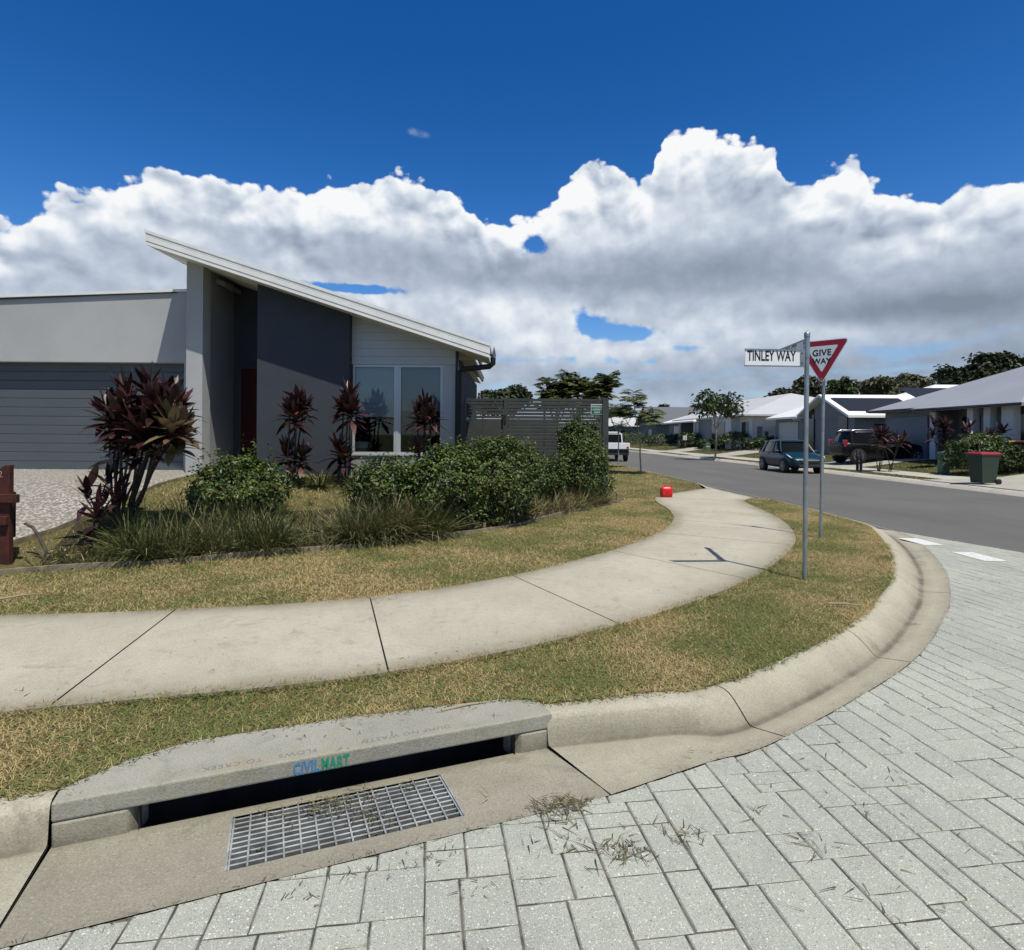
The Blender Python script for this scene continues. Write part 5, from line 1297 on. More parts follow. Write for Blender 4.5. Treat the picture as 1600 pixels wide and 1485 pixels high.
for tx, zz, h_ in (('GIVE', .425, .092), ('WAY', .305, .080)):
    text_mesh('lettering', tx, frame(bot+nrm*.0056+Vector((0, 0, zz)), w, (0, 0, 1)), h_, M_SIGNBLK, gw, xs=.92, depth=.001, align='CENTER', bold=.0035, spacing=1.08)
for z in (.08, .52): MB().cyl(bot+nrm*.004+Vector((0, 0, z)), bot+nrm*.008+Vector((0, 0, z)), .008, 8).build('bolt', M_BACK, gw)
for z, k in ((.14, .05), (.48, .16)): MB().bar(bot-nrm*.012+Vector((0, 0, z))-w*k, bot-nrm*.012+Vector((0, 0, z))+w*k, .02, .03).build('bracket', M_POST, gw)
# red jerry can left on the path
p = at(1041, 777, zP); jx, jy = p.x, p.y
jc = empty('jerry_can', (jx, jy, zP+.003), 'small bright red plastic jerry can standing on the end of the footpath', 'jerry can')
M_REDP = mat('red_plastic', (.62, .012, .012), .35, spec=.5)
mb = MB(); mb.smooth = True
prof = [(.0, .115), (.02, .135), (.10, .14), (.19, .14), (.235, .125), (.255, .09)]
def rr(cx, cy, z, a, b, rad=.04, n=5):
    out = []
    for sx, sy_, t0 in ((1, 1, 0), (-1, 1, 90), (-1, -1, 180), (1, -1, 270)):
        for k in range(n):
            t = R(t0+90*k/(n-1)); out.append((cx+sx*(a-rad)+rad*math.cos(t), cy+sy_*(b-rad)+rad*math.sin(t), z))
    return out
mb.loft([rr(jx, jy, zP+z, a, a*.75, min(.045, a*.45)) for z, a in prof]); mb.build('body', M_REDP, jc)
MB().tube([(jx-.06, jy, zP+.25), (jx-.05, jy, zP+.285), (jx+.05, jy, zP+.285), (jx+.07, jy, zP+.245)], .014, 10).build('handle', M_REDP, jc)
MB().tube([(jx+.10, jy, zP+.225), (jx+.135, jy, zP+.275)], .022, 12).build('cap', mat('red_cap', (.45, .010, .010), .4), jc)
mb = MB(); mb.bar((jx-.10, jy-.106, zP+.07), (jx+.10, jy-.106, zP+.19), .006, .02); mb.bar((jx+.10, jy-.106, zP+.07), (jx-.10, jy-.106, zP+.19), .006, .02); mb.build('moulded_ribs', M_REDP, jc)
# ------------------------------------------------------------------ houses across the main road
M_WROOF = mat('white_roof_steel', (.80, .80, .79), .4, var=.04, vscale=.5)
M_LROOF = mat('light_grey_roof', (.50, .50, .50), .45, var=.05, vscale=.5)
M_GROOF = mat('mid_grey_roof', (.30, .31, .325), .45, var=.06, vscale=.5)
M_DROOF = mat('dark_grey_roof', (.13, .135, .14), .5)
M_WALLW = mat('white_wall', (.66, .65, .63), .8, var=.05, vscale=1)
M_WALLG = mat('grey_wall', (.20, .205, .21), .8, var=.05, vscale=1)
M_WALLD = mat('dark_wall', (.10, .105, .115), .8)
M_DARKGL = mat('dark_window', (.012, .014, .017), .12, spec=.6)
M_PANEL = mat('solar_glass', (.018, .019, .024), .5, spec=.22)
M_GDW = mat('pale_garage_door', (.40, .405, .40), .5); M_GDB = mat('blue_grey_garage_door', (.13, .15, .18), .5)
def ribbed(name, m, par, planes):
    """roof planes (3 or 4 corner polygons, thin) with eave fascia thickness"""
    mb = MB()
    for P in planes:
        P = [Vector(p) for p in P]; n = (P[1]-P[0]).cross(P[2]-P[0]).normalized(); n = n if n.z > 0 else -n; k = len(P)
        top = [p for p in P]; bot = [p-Vector((0, 0, .14)) for p in P]
        mb.add(top+bot, [tuple(range(k)), tuple(reversed(range(k, 2*k)))]+[(i, k+i, k+(i+1) % k, (i+1) % k) for i in range(k)])
    return mb.build(name, m, par, weld=False)
def hip(x0, x1, y0, y1, z, pitch, along='x', gable=()):
    t = math.tan(R(pitch))
    if along == 'x':
        h = (y1-y0)/2; ym = (y0+y1)/2; a = x0+(0 if 'x0' in gable else h); b = x1-(0 if 'x1' in gable else h); zr_ = z+h*t; A, B = (a, ym, zr_), (b, ym, zr_)
        pl = [[(x0, y0, z), (x1, y0, z), B, A], [(x1, y1, z), (x0, y1, z), A, B]]
        if 'x0' not in gable: pl.append([(x0, y1, z), (x0, y0, z), A])
        if 'x1' not in gable: pl.append([(x1, y0, z), (x1, y1, z), B])
    else:
        h = (x1-x0)/2; xm = (x0+x1)/2; a = y0+(0 if 'y0' in gable else h); b = y1-(0 if 'y1' in gable else h); zr_ = z+h*t; A, B = (xm, a, zr_), (xm, b, zr_)
        pl = [[(x0, y1, z), (x0, y0, z), A, B], [(x1, y0, z), (x1, y1, z), B, A]]
        if 'y0' not in gable: pl.append([(x0, y0, z), (x1, y0, z), A])
        if 'y1' not in gable: pl.append([(x1, y1, z), (x0, y1, z), B])
    return pl
def bx(name, m, par, *b, bevel=0): return MB().box(*b).build(name, m, par, bevel=bevel)
GZ = .5
# nearest: grey hip roof
h = empty('house', (24, 28, GZ), 'low house with mid grey hip roof, blue grey garage door and pale porch pillars', 'house')
bx('wall', M_WALLG, h, 22.2, 33, 19.5, 29.9, .2, 3.05); bx('garage_wall', M_WALLG, h, 21.15, 33, 29.9, 34.1, .2, 3.05)
bx('garage_door', M_GDB, h, 21.05, 21.148, 30.5, 33.6, .45, 2.75); bx('garage_pier', M_WALLW, h, 21.0, 21.149, 29.85, 30.25, .3, 2.95)
for a, b, w in ((27.05, 26.7, .3), (26.1, 25.75, .3), (25.15, 24.55, .3)): bx('porch_pillar', M_WALLW, h, 20.45, 20.75, b, a, .3, 3.0)
bx('front_wall', M_WALLG, h, 20.9, 22.19, 20, 24.4, .2, 3.0); bx('front_door', M_DARKGL, h, 22.15, 22.19, 27.6, 28.6, .5, 2.7)
for a, b in ((25.2, 26.6), (28.8, 29.6)): bx('window', M_DARKGL, h, 22.14, 22.19, a, b, .9, 2.7)
bx('window', M_DARKGL, h, 20.86, 20.898, 22.0, 23.4, 1.1, 2.6)
ribbed('roof', M_GROOF, h, hip(20.55, 34, 19, 34.75, 3.18, 23, 'y'))
ribbed('porch_roof', M_GROOF, h, hip(19.95, 27.5, 23.6, 30.15, 3.08, 22, 'x', ('x1',)))
mb = MB(); mb.tube([(19.9, 23.55, 3.02), (19.9, 30.2, 3.02)], .06, 6); mb.tube([(20.5, 30.2, 3.12), (20.5, 34.8, 3.12)], .06, 6); mb.build('gutter', M_DARKGL, h)
# white roofed house with solar panels
h = empty('house', (24, 41, GZ), 'pale house with bright white metal roof and dark solar panels', 'house')
bx('wall', M_WALLG, h, 21, 33, 36.9, 43.2, .2, 3.0); bx('garage_wall', M_WALLG, h, 20.9, 30, 43.2, 47.7, .2, 3.1)
bx('garage_door', M_GDW, h, 20.86, 20.898, 43.9, 47.0, .4, 2.75); bx('entry_slot', M_DARKGL, h, 20.9, 20.995, 41.7, 42.6, .5, 3.6)
mb = MB(); mb.add([(20.95, 36.95, 2.9), (20.95, 43.2, 2.9), (20.95, 40.1, 4.35), (21.1, 36.95, 2.9), (21.1, 43.2, 2.9), (21.1, 40.1, 4.35)], [(0, 1, 2), (5, 4, 3), (0, 3, 4, 1), (1, 4, 5, 2), (2, 5, 3, 0)]); mb.build('gable_end', M_WALLG, h)
bx('window', M_DARKGL, h, 20.93, 20.949, 37.6, 38.6, 1.0, 3.0); bx('window', M_DARKGL, h, 22.2, 24.6, 36.86, 36.898, 1.3, 2.5)
for pl in (hip(20.4, 33, 36.5, 43.7, 3.0, 22.5, 'x', ('x0',)), hip(20.3, 31, 43.0, 48.2, 3.12, 24, 'x', ())): r_ = ribbed('roof', M_WROOF, h, pl)
ribbed('rear_roof', M_WROOF, h, hip(24.5, 42, 37.2, 48, 3.35, 21, 'x'))
t22 = math.tan(R(22.5))
def panel_(x0, x1, ya, yb, yb0, z0, t, name='solar_panel'):
    mb = MB(); n = 4
    P = [(x0, ya, z0+(ya-yb0)*t+.07), (x1, ya, z0+(ya-yb0)*t+.07), (x1, yb, z0+(yb-yb0)*t+.07), (x0, yb, z0+(yb-yb0)*t+.07)]
    mb.add(P+[(a, b, c-.04) for a, b, c in P], [(0, 1, 2, 3), (7, 6, 5, 4), (0, 4, 5, 1), (1, 5, 6, 2), (2, 6, 7, 3), (3, 7, 4, 0)]); return mb.build(name, M_PANEL, h)
panel_(20.8, 25.2, 37.15, 39.3, 36.5, 3.0, t22); panel_(26.6, 30.5, 39.6, 41.6, 37.2, 3.35, math.tan(R(21)))
# light grey roof with white front walls
h = empty('house', (25, 53, GZ), 'white walled house with a broad light grey roof, behind dark hedges', 'house')
bx('wall', M_WALLW, h, 20.0, 31, 50.0, 66, .2, 3.4); bx('wall', M_WALLW, h, 19.3, 19.998, 53.0, 64, .2, 3.4)
bx('front_door', M_DARKGL, h, 19.96, 19.998, 50.9, 52.3, .5, 2.9); bx('window', M_DARKGL, h, 19.26, 19.298, 54.5, 58, .6, 3.0); bx('window_reveal', M_WALLG, h, 19.24, 19.298, 58.2, 62, .3, 3.3)
bx('meter_box', M_WALLG, h, 20.35, 20.75, 49.9, 49.998, 1.4, 2.5); bx('vent', M_WALLD, h, 21.0, 21.25, 49.9, 49.998, 1.7, 2.1); MB().tube([(19.95, 49.95, .3), (19.95, 49.95, 3.4)], .06, 8).build('downpipe', M_WALLW, h)
ribbed('roof', M_LROOF, h, hip(18.9, 33, 49.0, 71, 3.5, 17.5, 'y', ('y1',)))
# low white hip roof with a shaded patio
h = empty('house', (23, 65, GZ), 'low house with small bright white hip roof and dark open patio', 'house')
bx('wall', M_WALLG, h, 21.5, 28, 62, 74, .2, 3.2); bx('window', M_DARKGL, h, 21.45, 21.498, 63, 67, .5, 2.8); bx('front_wall', M_WALLG, h, 19.2, 21.49, 68.3, 73.5, .2, 3.2)
bx('window', M_DARKGL, h, 19.16, 19.198, 69.2, 71.2, .8, 2.8)
for y in (62.3, 68.0): MB().box(18.9, 19.1, y, y+.2, .2, 3.2).build('patio_post', M_WALLW, h)
ribbed('roof', M_WROOF, h, hip(18.5, 28.5, 61.5, 75, 3.25, 19, 'y'))
# dark roof beyond
h = empty('house', (24, 90, GZ), 'distant house with a dark grey gabled roof', 'house')
bx('wall', M_WALLD, h, 20, 34, 83.5, 94.5, .2, 3.3); bx('window', M_DARKGL, h, 19.95, 19.998, 86, 88, 1, 2.6)
ribbed('roof', M_DROOF, h, hip(19.3, 40, 83, 95, 3.4, 23, 'x', ('x0',)))
mb = MB(); mb.add([(19.9, 83.4, 3.2), (19.9, 94.6, 3.2), (19.9, 89, 5.7)], [(0, 1, 2)]); mb.build('gable_end', M_WALLG, h)
h = empty('house', (20, 118, GZ), 'far pale roofed house beyond the bend of the road', 'house')
bx('wall', M_WALLD, h, 14.5, 30, 112, 124, .2, 3.4); ribbed('roof', M_LROOF, h, hip(14, 30.5, 111.5, 124.5, 3.5, 17, 'x')); bx('window', M_DARKGL, h, 18, 21, 111.95, 111.998, 1, 2.6)

# ------------------------------------------------------------------ trees
M_TL = mat('tree_leaf', (.040, .062, .018), .5, spec=.35, col2=(.065, .085, .022), vscale=1.2, island=.5, trans=.2)
M_TLF = mat('feather_leaf', (.105, .135, .040), .5, spec=.3, col2=(.14, .165, .05), vscale=1.2, island=.5, trans=.25)
M_TLD = mat('tree_leaf_dark', (.022, .034, .012), .5, spec=.35, col2=(.040, .052, .016), vscale=.8, island=.5, trans=.15)
M_TLO = mat('tree_leaf_olive', (.085, .095, .045), .55, spec=.3, col2=(.12, .115, .06), vscale=.8, island=.4, trans=.2)
M_TLB = mat('tree_leaf_bronze', (.050, .042, .020), .5, spec=.35, col2=(.035, .05, .018), vscale=.9, island=.5, trans=.15)
M_TRUNK = mat('pale_trunk', (.34, .31, .26), .85, col2=(.20, .18, .15), vscale=12, bump=.004)
M_TRUNKD = mat('dark_trunk', (.06, .05, .04), .9)
def dense_tree(label, base, top, c, r, n, L, m, seed, group=None, nl=9, trunk=.12, tm=None):
    root = empty('tree', base, label, 'tree', group); rs = random.Random(seed)
    P = []; D = []
    for k in range(nl):
        a = k*2.4+seed; e = rs.uniform(-.45, .75); q = rs.uniform(.45, .75)
        cc = (c[0]+math.cos(a)*r[0]*q, c[1]+math.sin(a)*r[1]*q, c[2]+e*r[2]*.8); s = rs.uniform(.36, .58)
        p, d = blob_points(cc, (r[0]*s, r[1]*s, r[2]*s*.9), n//nl, seed+k, shell=.55, lump=.35, freq=2.2); P.append(p); D.append(d)
    P = np.concatenate(P); D = np.concatenate(D); N_ = unit(D*.6+np.array([0, 0, .5])+rand_dirs(len(P))*.8)
    np_mesh('crown', *leaves(P, N_, L*(.6+.8*rng.random(len(P))), L*.62, .2), m, root)
    b = Vector(base); cc = Vector(c); mb = MB(); fork = b.lerp(cc, .55)
    mb.tube([b-Vector((0, 0, .2)), b.lerp(fork, .5)+Vector((.05, 0, 0)), fork], [trunk, trunk*.8, trunk*.65], 8)
    for k in range(6):
        a = k*1.05+seed; e = cc+Vector((math.cos(a)*r[0]*.6, math.sin(a)*r[1]*.6, r[2]*rs.uniform(-.1, .6))); mb.tube([fork, fork.lerp(e, .5)+Vector((0, 0, .1)), e], [trunk*.5, trunk*.32, trunk*.12], 6)
    mb.build('trunk', tm or M_TRUNKD, root); return root
def tr(label, px, ptop, pbot, wpx, Y, gzv, n, L, m, seed, group='trees behind the houses', **k):
    z1, z0 = ZP(px, ptop, Y), ZP(px, pbot, Y); rx = wpx/2/940*Y; x = XP(px, Y)
    return dense_tree(label, (x, Y, gzv), z1, (x, Y, (z0+z1)/2), (rx, rx, (z1-z0)/2), n, L, m, seed, group, **k)
tr('rounded dark tree beyond the side gate, half hidden by the fence', 790, 597, 660, 84, 44, .3, 5200, .34, M_TLD, 11, nl=11)
tr('dark bronze green tree behind the two sign posts', 1243, 590, 650, 82, 72, .3, 3600, .60, M_TLB, 12, nl=11)
tr('small loose dark tree right of the give way sign', 1313, 590, 640, 44, 72, .3, 1800, .50, M_TL, 13)
tr('broad olive tree behind the white solar roof', 1382, 588, 640, 84, 78, .3, 3200, .60, M_TLO, 14)
tr('narrower olive tree between the broad olive one and the palm', 1428, 585, 640, 54, 80, .3, 2400, .60, M_TLO, 15)
tr('dark dense tree at the foot of the wooded rise behind the grey roof', 1505, 573, 640, 76, 84, .3, 3600, .72, M_TLD, 16)
tr('tall dark tree in the middle of the wooded rise', 1545, 557, 640, 92, 86, .3, 4600, .75, M_TLD, 17)
tr('tallest dark tree at the right end of the wooded rise', 1600, 546, 640, 110, 86, .3, 5600, .78, M_TLD, 18)
tr('low dark dome shaped tree behind the small white hip roof', 1094, 628, 668, 40, 98, .3, 1800, .60, M_TLD, 19)
tr('small far tree above the dark gabled roof', 1036, 632, 650, 16, 130, .3, 500, .6, M_TLD, 20)
tr('far low tree at the end of the road left of the white ute', 965, 640, 680, 46, 120, .3, 1200, .8, M_TL, 21)
# palm
b = Vector((XP(1465, 76), 76, .3)); pr = empty('palm_tree', b, 'single palm with windblown fronds beside the wooded rise', 'palm tree')
tp = Vector((b.x, 76, ZP(1465, 603, 76))); MB().tube([b, b.lerp(tp, .5)+Vector((.2, 0, 0)), tp], [.2, .16, .13], 8).build('trunk', M_TRUNKD, pr)
def pinnate(root_pts, dirs, L, W, nleaf, ll, droop, lw=.02, k=1):
    """feathery fronds: a drooping midrib with leaflets on both sides"""
    vs = []
    for p, d in zip(root_pts, dirs):
        d = np.array(d, float)/np.linalg.norm(d); s = np.cross(d, [0, 0, 1]); s = s/(np.linalg.norm(s)+1e-6)
        t = np.linspace(.08, 1, nleaf); q = np.array(p)+d*L*t[:, None]; q[:, 2] -= droop*L*t*t
        g = d-np.array([0, 0, 2*droop])*t[:, None]
        for sg in (-1, 1):
            D = s*sg+unit(g)*.5+rand_dirs(nleaf)*.12; D[:, 2] -= .15
            vs.append(strips(q, D, ll*np.sin(np.pi*(.12+.85*t))+.02, lw, .15, k, lambda u: (1-.7*u), twist=.25))
        vs.append(strips(np.array([p]), np.array([d]), L, lw*.8, droop, 4, lambda u: 1-.6*u))
    return join(*vs)
n = 16; a = np.arange(n)*2.4; el = np.linspace(-.2, 1.3, n)
np_mesh('fronds', *pinnate([tp]*n, np.stack([np.cos(a)*np.cos(el)+.35, np.sin(a)*np.cos(el), np.sin(el)], 1), 2.1, 0, 26, .62, .35, .07), M_TLD, pr)
def feather_tree(label, base, height, r, nfr, L, seed, m=M_TLF, nb=5, group='young street trees', trunk=.035, fork=.42, ll=.16, lw=.035, flat=.9, lean=(0, 0)):
    root = empty('tree', base, label, 'tree', group); rs = random.Random(seed); b = Vector(base); f = b+Vector((lean[0]*.4, lean[1]*.4, height*fork)); mb = MB()
    mb.tube([b-Vector((0, 0, .15)), b.lerp(f, .5)+Vector((rs.uniform(-.04, .04), 0, 0)), f], [trunk, trunk*.85, trunk*.75], 8); tips = []
    for k in range(nb):
        a = 6.283*k/nb+seed; rr_ = r*rs.uniform(.45, .8); e = b+Vector((lean[0]+math.cos(a)*rr_, lean[1]+math.sin(a)*rr_, height*rs.uniform(.66, .95)))
        mid = f.lerp(e, .5)+Vector((math.cos(a)*.08, math.sin(a)*.08, -.05)); mb.tube([f, mid, e], [trunk*.6, trunk*.42, trunk*.2], 6); tips += [e, mid.lerp(e, .6), e.lerp(mid, .25)]
    mb.build('trunk', M_TRUNK, root)
    P = []; D = []
    for k in range(nfr):
        t = tips[k % len(tips)]; a = rs.random()*6.283; e = rs.uniform(-.1, .9)*flat+.1
        P.append(np.array(t)+np.array([rs.uniform(-.1, .1)]*3)*r*.6); D.append((math.cos(a), math.sin(a), e))
    np_mesh('crown', *pinnate(P, D, L, 0, 16, ll, .32, lw), m, root); return root
p = at(1002, 741, .13); feather_tree('young forked feathery street tree growing at the near kerb before the bend', (p.x, p.y, .13), 3.45, 1.1, 110, .60, 3, lean=(-.15, 0), ll=.2, lw=.05)
p = at(966, 731, .13); feather_tree('thin young street tree behind the forked one, near the white ute', (p.x, p.y, .13), 3.0, .9, 80, .6, 5, trunk=.032, fork=.55, ll=.2, lw=.05)
p = at(1117, 716, .15); dense_tree('taller dark leaved street tree on the far verge before the light grey roof', (p.x, p.y, .15), 5, (p.x+.15, p.y, 3.75), (1.75, 1.75, 1.35), 1050, .30, M_TL, 7, 'young street trees', nl=13, trunk=.075, tm=M_TRUNK)
for i, (px, tp_, Y, rr2, lab) in enumerate(((868, 604, 21.5, 1.0, 'feathery green tree top left of centre above the slat fence'), (900, 589, 22.5, 1.25, 'tallest feathery green tree top above the middle of the slat fence'), (938, 597, 21.0, 1.05, 'feathery green tree top spilling over the end of the slat fence'))):
    feather_tree(lab, (XP(px, Y), Y, .5), ZP(px, tp_, Y)-.1, rr2*.52, 120, .55, 20+i, M_TLF, nb=7, group='feathery trees behind the slat fence', trunk=.06, ll=.24, lw=.07, fork=.45, flat=1.2)
# small planting across the road
def fh(label, px, ptop, pbot, wpx, Y, n, L, m, seed, name='hedge', dy=1.6): 
    z1, z0 = ZP(px, ptop, Y), ZP(px, pbot, Y); rx = wpx/2/940*Y
    return shrub(label, (XP(px, Y), Y, (z0+z1)/2), (rx*1.05, rx*dy, (z1-z0)/2*1.1), n, L, m, seed, name, 'hedge', 'hedges across the main road', wild=0)
fh('dense yellow green hedge bush behind the red lidded bin', 1527, 681, 740, 92, 23.4, 4200, .12, M_LEAF, 31, dy=.8)
fh('dark low bush right of the yellow green hedge', 1583, 698, 742, 56, 22.6, 1800, .11, M_LEAFD, 32, dy=.8)
for px, tpy, bt, w_, Y, sd, lab in ((985, 677, 697, 50, 84, 33, 'low far hedge right of the white ute'), (1034, 680, 698, 50, 73, 34, 'dark low hedge before the dark patio'), (1078, 676, 703, 34, 62, 35, 'bushy hedge beside the first letterbox across the road'), (1102, 686, 706, 26, 57, 36, 'small dark bush by the green pillar box'), (1150, 677, 702, 66, 52, 37, 'long dark hedge before the white front walls'), (1192, 683, 705, 34, 48, 38, 'dark hedge end behind the blue hatchback')):
    fh(lab, px, tpy, bt, w_, Y, 1500, .26, M_LEAFD, sd)
def far_cord(label, px, ptop, pbot, Y, k, seed):
    rs = random.Random(seed); x = XP(px, Y); z0 = float(gzr([x], [Y])[0]); z1 = ZP(px, ptop, Y); random.seed(seed)
    cordyline(label, (x, Y, z0), [(x+rs.uniform(-.5, .5), Y+rs.uniform(-.4, .4), z0+(z1-z0)*rs.uniform(.55, .9)) for _ in range(k)], n=20, L=.42, W=.10, group='cordylines across the main road')
far_cord('dark red cordyline cluster on the verge beside the black car', 1372, 660, 722, 26.5, 5, 41); far_cord('second red cordyline right beside the black car', 1390, 662, 722, 26.3, 3, 42)
far_cord('spreading dark cordyline before the grey garage pier', 1478, 650, 708, 26.5, 6, 43); far_cord('dark cordyline between two porch pillars', 1520, 655, 700, 25.3, 4, 44); far_cord('dark cordyline before the last porch pillar', 1546, 655, 700, 24.6, 4, 45)
# ------------------------------------------------------------------ vehicles
M_TYRE = mat('tyre_rubber', (.012, .012, .012), .8); M_RIM = mat('alloy_rim', (.42, .43, .44), .35, .8); M_CARGL = mat('car_glass', (.004, .005, .006), .10, spec=.25)
M_LAMP = mat('headlamp', (.62, .66, .68), .12, spec=.9, coat=1.0); M_TAIL = mat('tail_lamp', (.30, .02, .02), .2, coat=1.0); M_PLATE = mat('number_plate', (.72, .72, .70), .5); M_CHROME = mat('chrome', (.75, .76, .77), .15, 1.0); M_TRIMB = mat('black_trim', (.015, .015, .016), .6)
def car(label, loc, rz, L, W, H, paint, hatch=True, cat='car', name='parked_car', roofrail=False):
    root = empty(name, loc, label, cat, None, rz); l, w = L/2, W/2; belt = H*.635; rw = .315*H/1.5; fx, rx = l-.80, -l+.72
    # lower body: rings along the length
    S_ = [(-l, .80, .36, .60), (-l+.05, .90, .26, .62), (-l+.25, .97, .22, .655), (-l+.7, 1.0, .18, .65), (-.2, 1.0, .16, .638), (.45, 1.0, .16, .632), (.75*l-.25, .995, .17, .610), (l-.75, .985, .18, .585), (l-.35, .93, .20, .53), (l-.10, .82, .22, .45), (l, .66, .26, .36)]
    mb = MB(); mb.smooth = True; rings = []
    for x, k, zb, zt in S_:
        a = w*k; b = zb*H*.8; t = zt*H
        h = [(a*.70, b), (a*.93, b+.03), (a*.985, b+(t-b)*.30), (a, b+(t-b)*.55), (a*.965, b+(t-b)*.82), (a*.90, t-.015), (a*.72, t+.012), (0, t+.035)]
        rings.append([(x, y, z) for y, z in h]+[(x, -y, z) for y, z in reversed(h[:-1])])
    mb.loft(rings); body = mb.build('body', paint, root, False, weld=True, sub=1)
    # cabin glass with roof and pillars
    xb0, xb1 = -l+(.22 if hatch else .12), l-1.12; xt0, xt1 = -l+(.62 if hatch else .40), .12+.08*l
    def plan(x0, x1, a, z, k=.82): return [(x1, a*.80, z), (x1-.10, a*.97, z), (x1-.5, a, z), ((x0+x1)/2, a*1.005, z), (x0+.45, a*.985, z), (x0+.10, a*k, z), (x0, a*.5, z), (x0, -a*.5, z), (x0+.10, -a*k, z), (x0+.45, -a*.985, z), ((x0+x1)/2, -a*1.005, z), (x1-.5, -a, z), (x1-.10, -a*.97, z), (x1, -a*.80, z)]
    lv = []
    for t in (0, .35, .7, 1.0):
        z = belt-.03+(H-.06-belt+.03)*t; e = t**1.15
        lv.append(plan(xb0+(xt0-xb0)*e, xb1+(xt1-xb1)*t, w*(.93-.20*t), z))
    mb = MB(); mb.smooth = True; mb.loft(lv); gl = mb.build('window', M_CARGL, root, False)
    zt = H-.075; tl = [plan(xt0-.05, xt1+.08, w*.755, zt), plan(xt0-.02, xt1+.03, w*.735, zt+.045), plan(xt0+.25, xt1-.25, w*.55, zt+.075)]
    mb = MB(); mb.smooth = True; mb.loft(tl); mb.build('roof', paint, root, False)
    for s in (-1, 1):
        P = [(xb1-.02, s*w*.86), (xt1+.05, s*w*.68)]
        def pil(xa, ya, xc, yc, wd=.06): return MB().bar((xa, ya, belt-.03), (xc, yc, zt+.02), wd, .035, up=(0, s, .3)).build('pillar', paint, root, False)
        pil(xb1-.05, s*w*.90, xt1+.02, s*w*.70); pil(-.15, s*w*.945, -.18, s*w*.745, .07); pil(xb0+.30, s*w*.91, xt0+.12, s*w*.71, .20 if hatch else .12)
        m_ = MB(); m_.smooth = True; mx = xb1-.28
        m_.loft([[(mx+a*.09, s*(w*.97+b_), belt+.02+c*.065) for a, c in ((-1, -.8), (1, -.8), (1.1, .2), (.6, 1), (-.6, 1), (-1.1, .2))] for b_ in (0, .10, .16)]); m_.build('mirror', paint, root, False)
        MB().bar((xb1-.75, s*(w+.004), belt-.10), (xb1-.92, s*(w+.004), belt-.10), .03, .03).build('handle', M_CHROME, root, False); MB().bar((-.55, s*(w+.002), belt-.09), (-.72, s*(w+.002), belt-.09), .03, .03).build('handle', M_CHROME, root, False)
        for x in (fx, rx):
            MB().cyl((x, s*(w-.16), rw), (x, s*(w+.003), rw), rw+.055, 28).build('wheel_arch', M_TRIMB, root, False)
            m2 = MB(); pr = [(.70, -.09), (.97, -.10), (1.0, -.06), (1.0, .06), (.97, .10), (.70, .09), (.66, .05)]; n = 28; m2.smooth = True
            yy_ = s*(w-.075)
            m2.loft([[(x+math.cos(2*math.pi*k/n)*rw*q, yy_+o, rw+math.sin(2*math.pi*k/n)*rw*q) for q, o in pr] for k in range(n+1)], closed=False, caps=False)
            wh = m2.build('wheel', M_TYRE, root, False)
            m3 = MB(); ys = yy_+s*.075
            for k in range(7):
                a = 2*math.pi*k/7; m3.bar((x+math.cos(a)*.03, ys, rw+math.sin(a)*.03), (x+math.cos(a)*rw*.66, ys, rw+math.sin(a)*rw*.66), .03, .05, up=(0, s, 0))
            m3.cyl((x, ys-s*.03, rw), (x, ys+s*.012, rw), .06, 12); m3.tube([(x+math.cos(2*math.pi*k/24)*rw*.67, ys, rw+math.sin(2*math.pi*k/24)*rw*.67) for k in range(25)], .018, 6)
            r3 = m3.build('rim', M_RIM, wh, True); 
        hl = MB(); hl.smooth = True; q = [(l-.10, .86, .50), (l-.42, .955, .60), (l-.60, .985, .635), (l-.40, .985, .575), (l-.16, .92, .485)]
        hl.add([(x+.025, s*w*y*.985+s*.01, z*H*.93) for x, y, z in q]+[(x-.05, s*w*y*.93, z*H*.93) for x, y, z in q], [(0, 1, 2, 3, 4), (9, 8, 7, 6, 5)]+[(i, 5+i, 5+(i+1) % 5, (i+1) % 5) for i in range(5)]); hl.build('headlight', M_LAMP, root, False)
        tlm = MB(); tlm.box(-l+.05, -l+.22, min(s*w*.66, s*w*.90), max(s*w*.66, s*w*.90), H*.50, H*(.64 if hatch else .72)); tlm.build('tail_light', M_TAIL, root, False, bevel=.03, seg=2)
        if roofrail: MB().tube([(xt0+.1, s*w*.70, H-.02), (xt0+.25, s*w*.70, H+.05), (xt1-.35, s*w*.70, H+.05), (xt1-.15, s*w*.70, H-.02)], .022, 8).build('roof_rail', M_CHROME, root, False)
    g_ = MB(); g_.box(l-.06, l+.012, -w*.42, w*.42, H*.335, H*.38); g_.box(l-.09, l+.004, -w*.55, w*.55, H*.19, H*.26); g_.build('grille', M_TRIMB, root, False, bevel=.01)
    g_ = MB(); g_.box(l-.10, l+.006, -w*.50, w*.50, H*.395, H*.415); g_.build('grille_bar', M_CHROME, root, False)
    bx('number_plate', M_PLATE, root, l+.0, l+.022, -.185, .185, H*.275, H*.345); p_ = root.children[-1]; p_.matrix_parent_inverse = Matrix.Identity(4)
    bx('number_plate', M_PLATE, root, -l-.03, -l+.02, -.185, .185, H*.36, H*.43); root.children[-1].matrix_parent_inverse = Matrix.Identity(4)
    return root
M_TEAL = mat('teal_paint', (.003, .025, .040), .33, 0, spec=.25, coat=.25); M_BLK = mat('black_paint', (.004, .004, .005), .35, spec=.22, coat=.15); M_WHT = mat('white_paint', (.74, .74, .73), .35, coat=.5)
car('dark teal blue hatchback parked at the far kerb behind the sign posts', (13.35, 28.85, 0), R(-91), 3.9, 1.70, 1.51, M_TEAL)
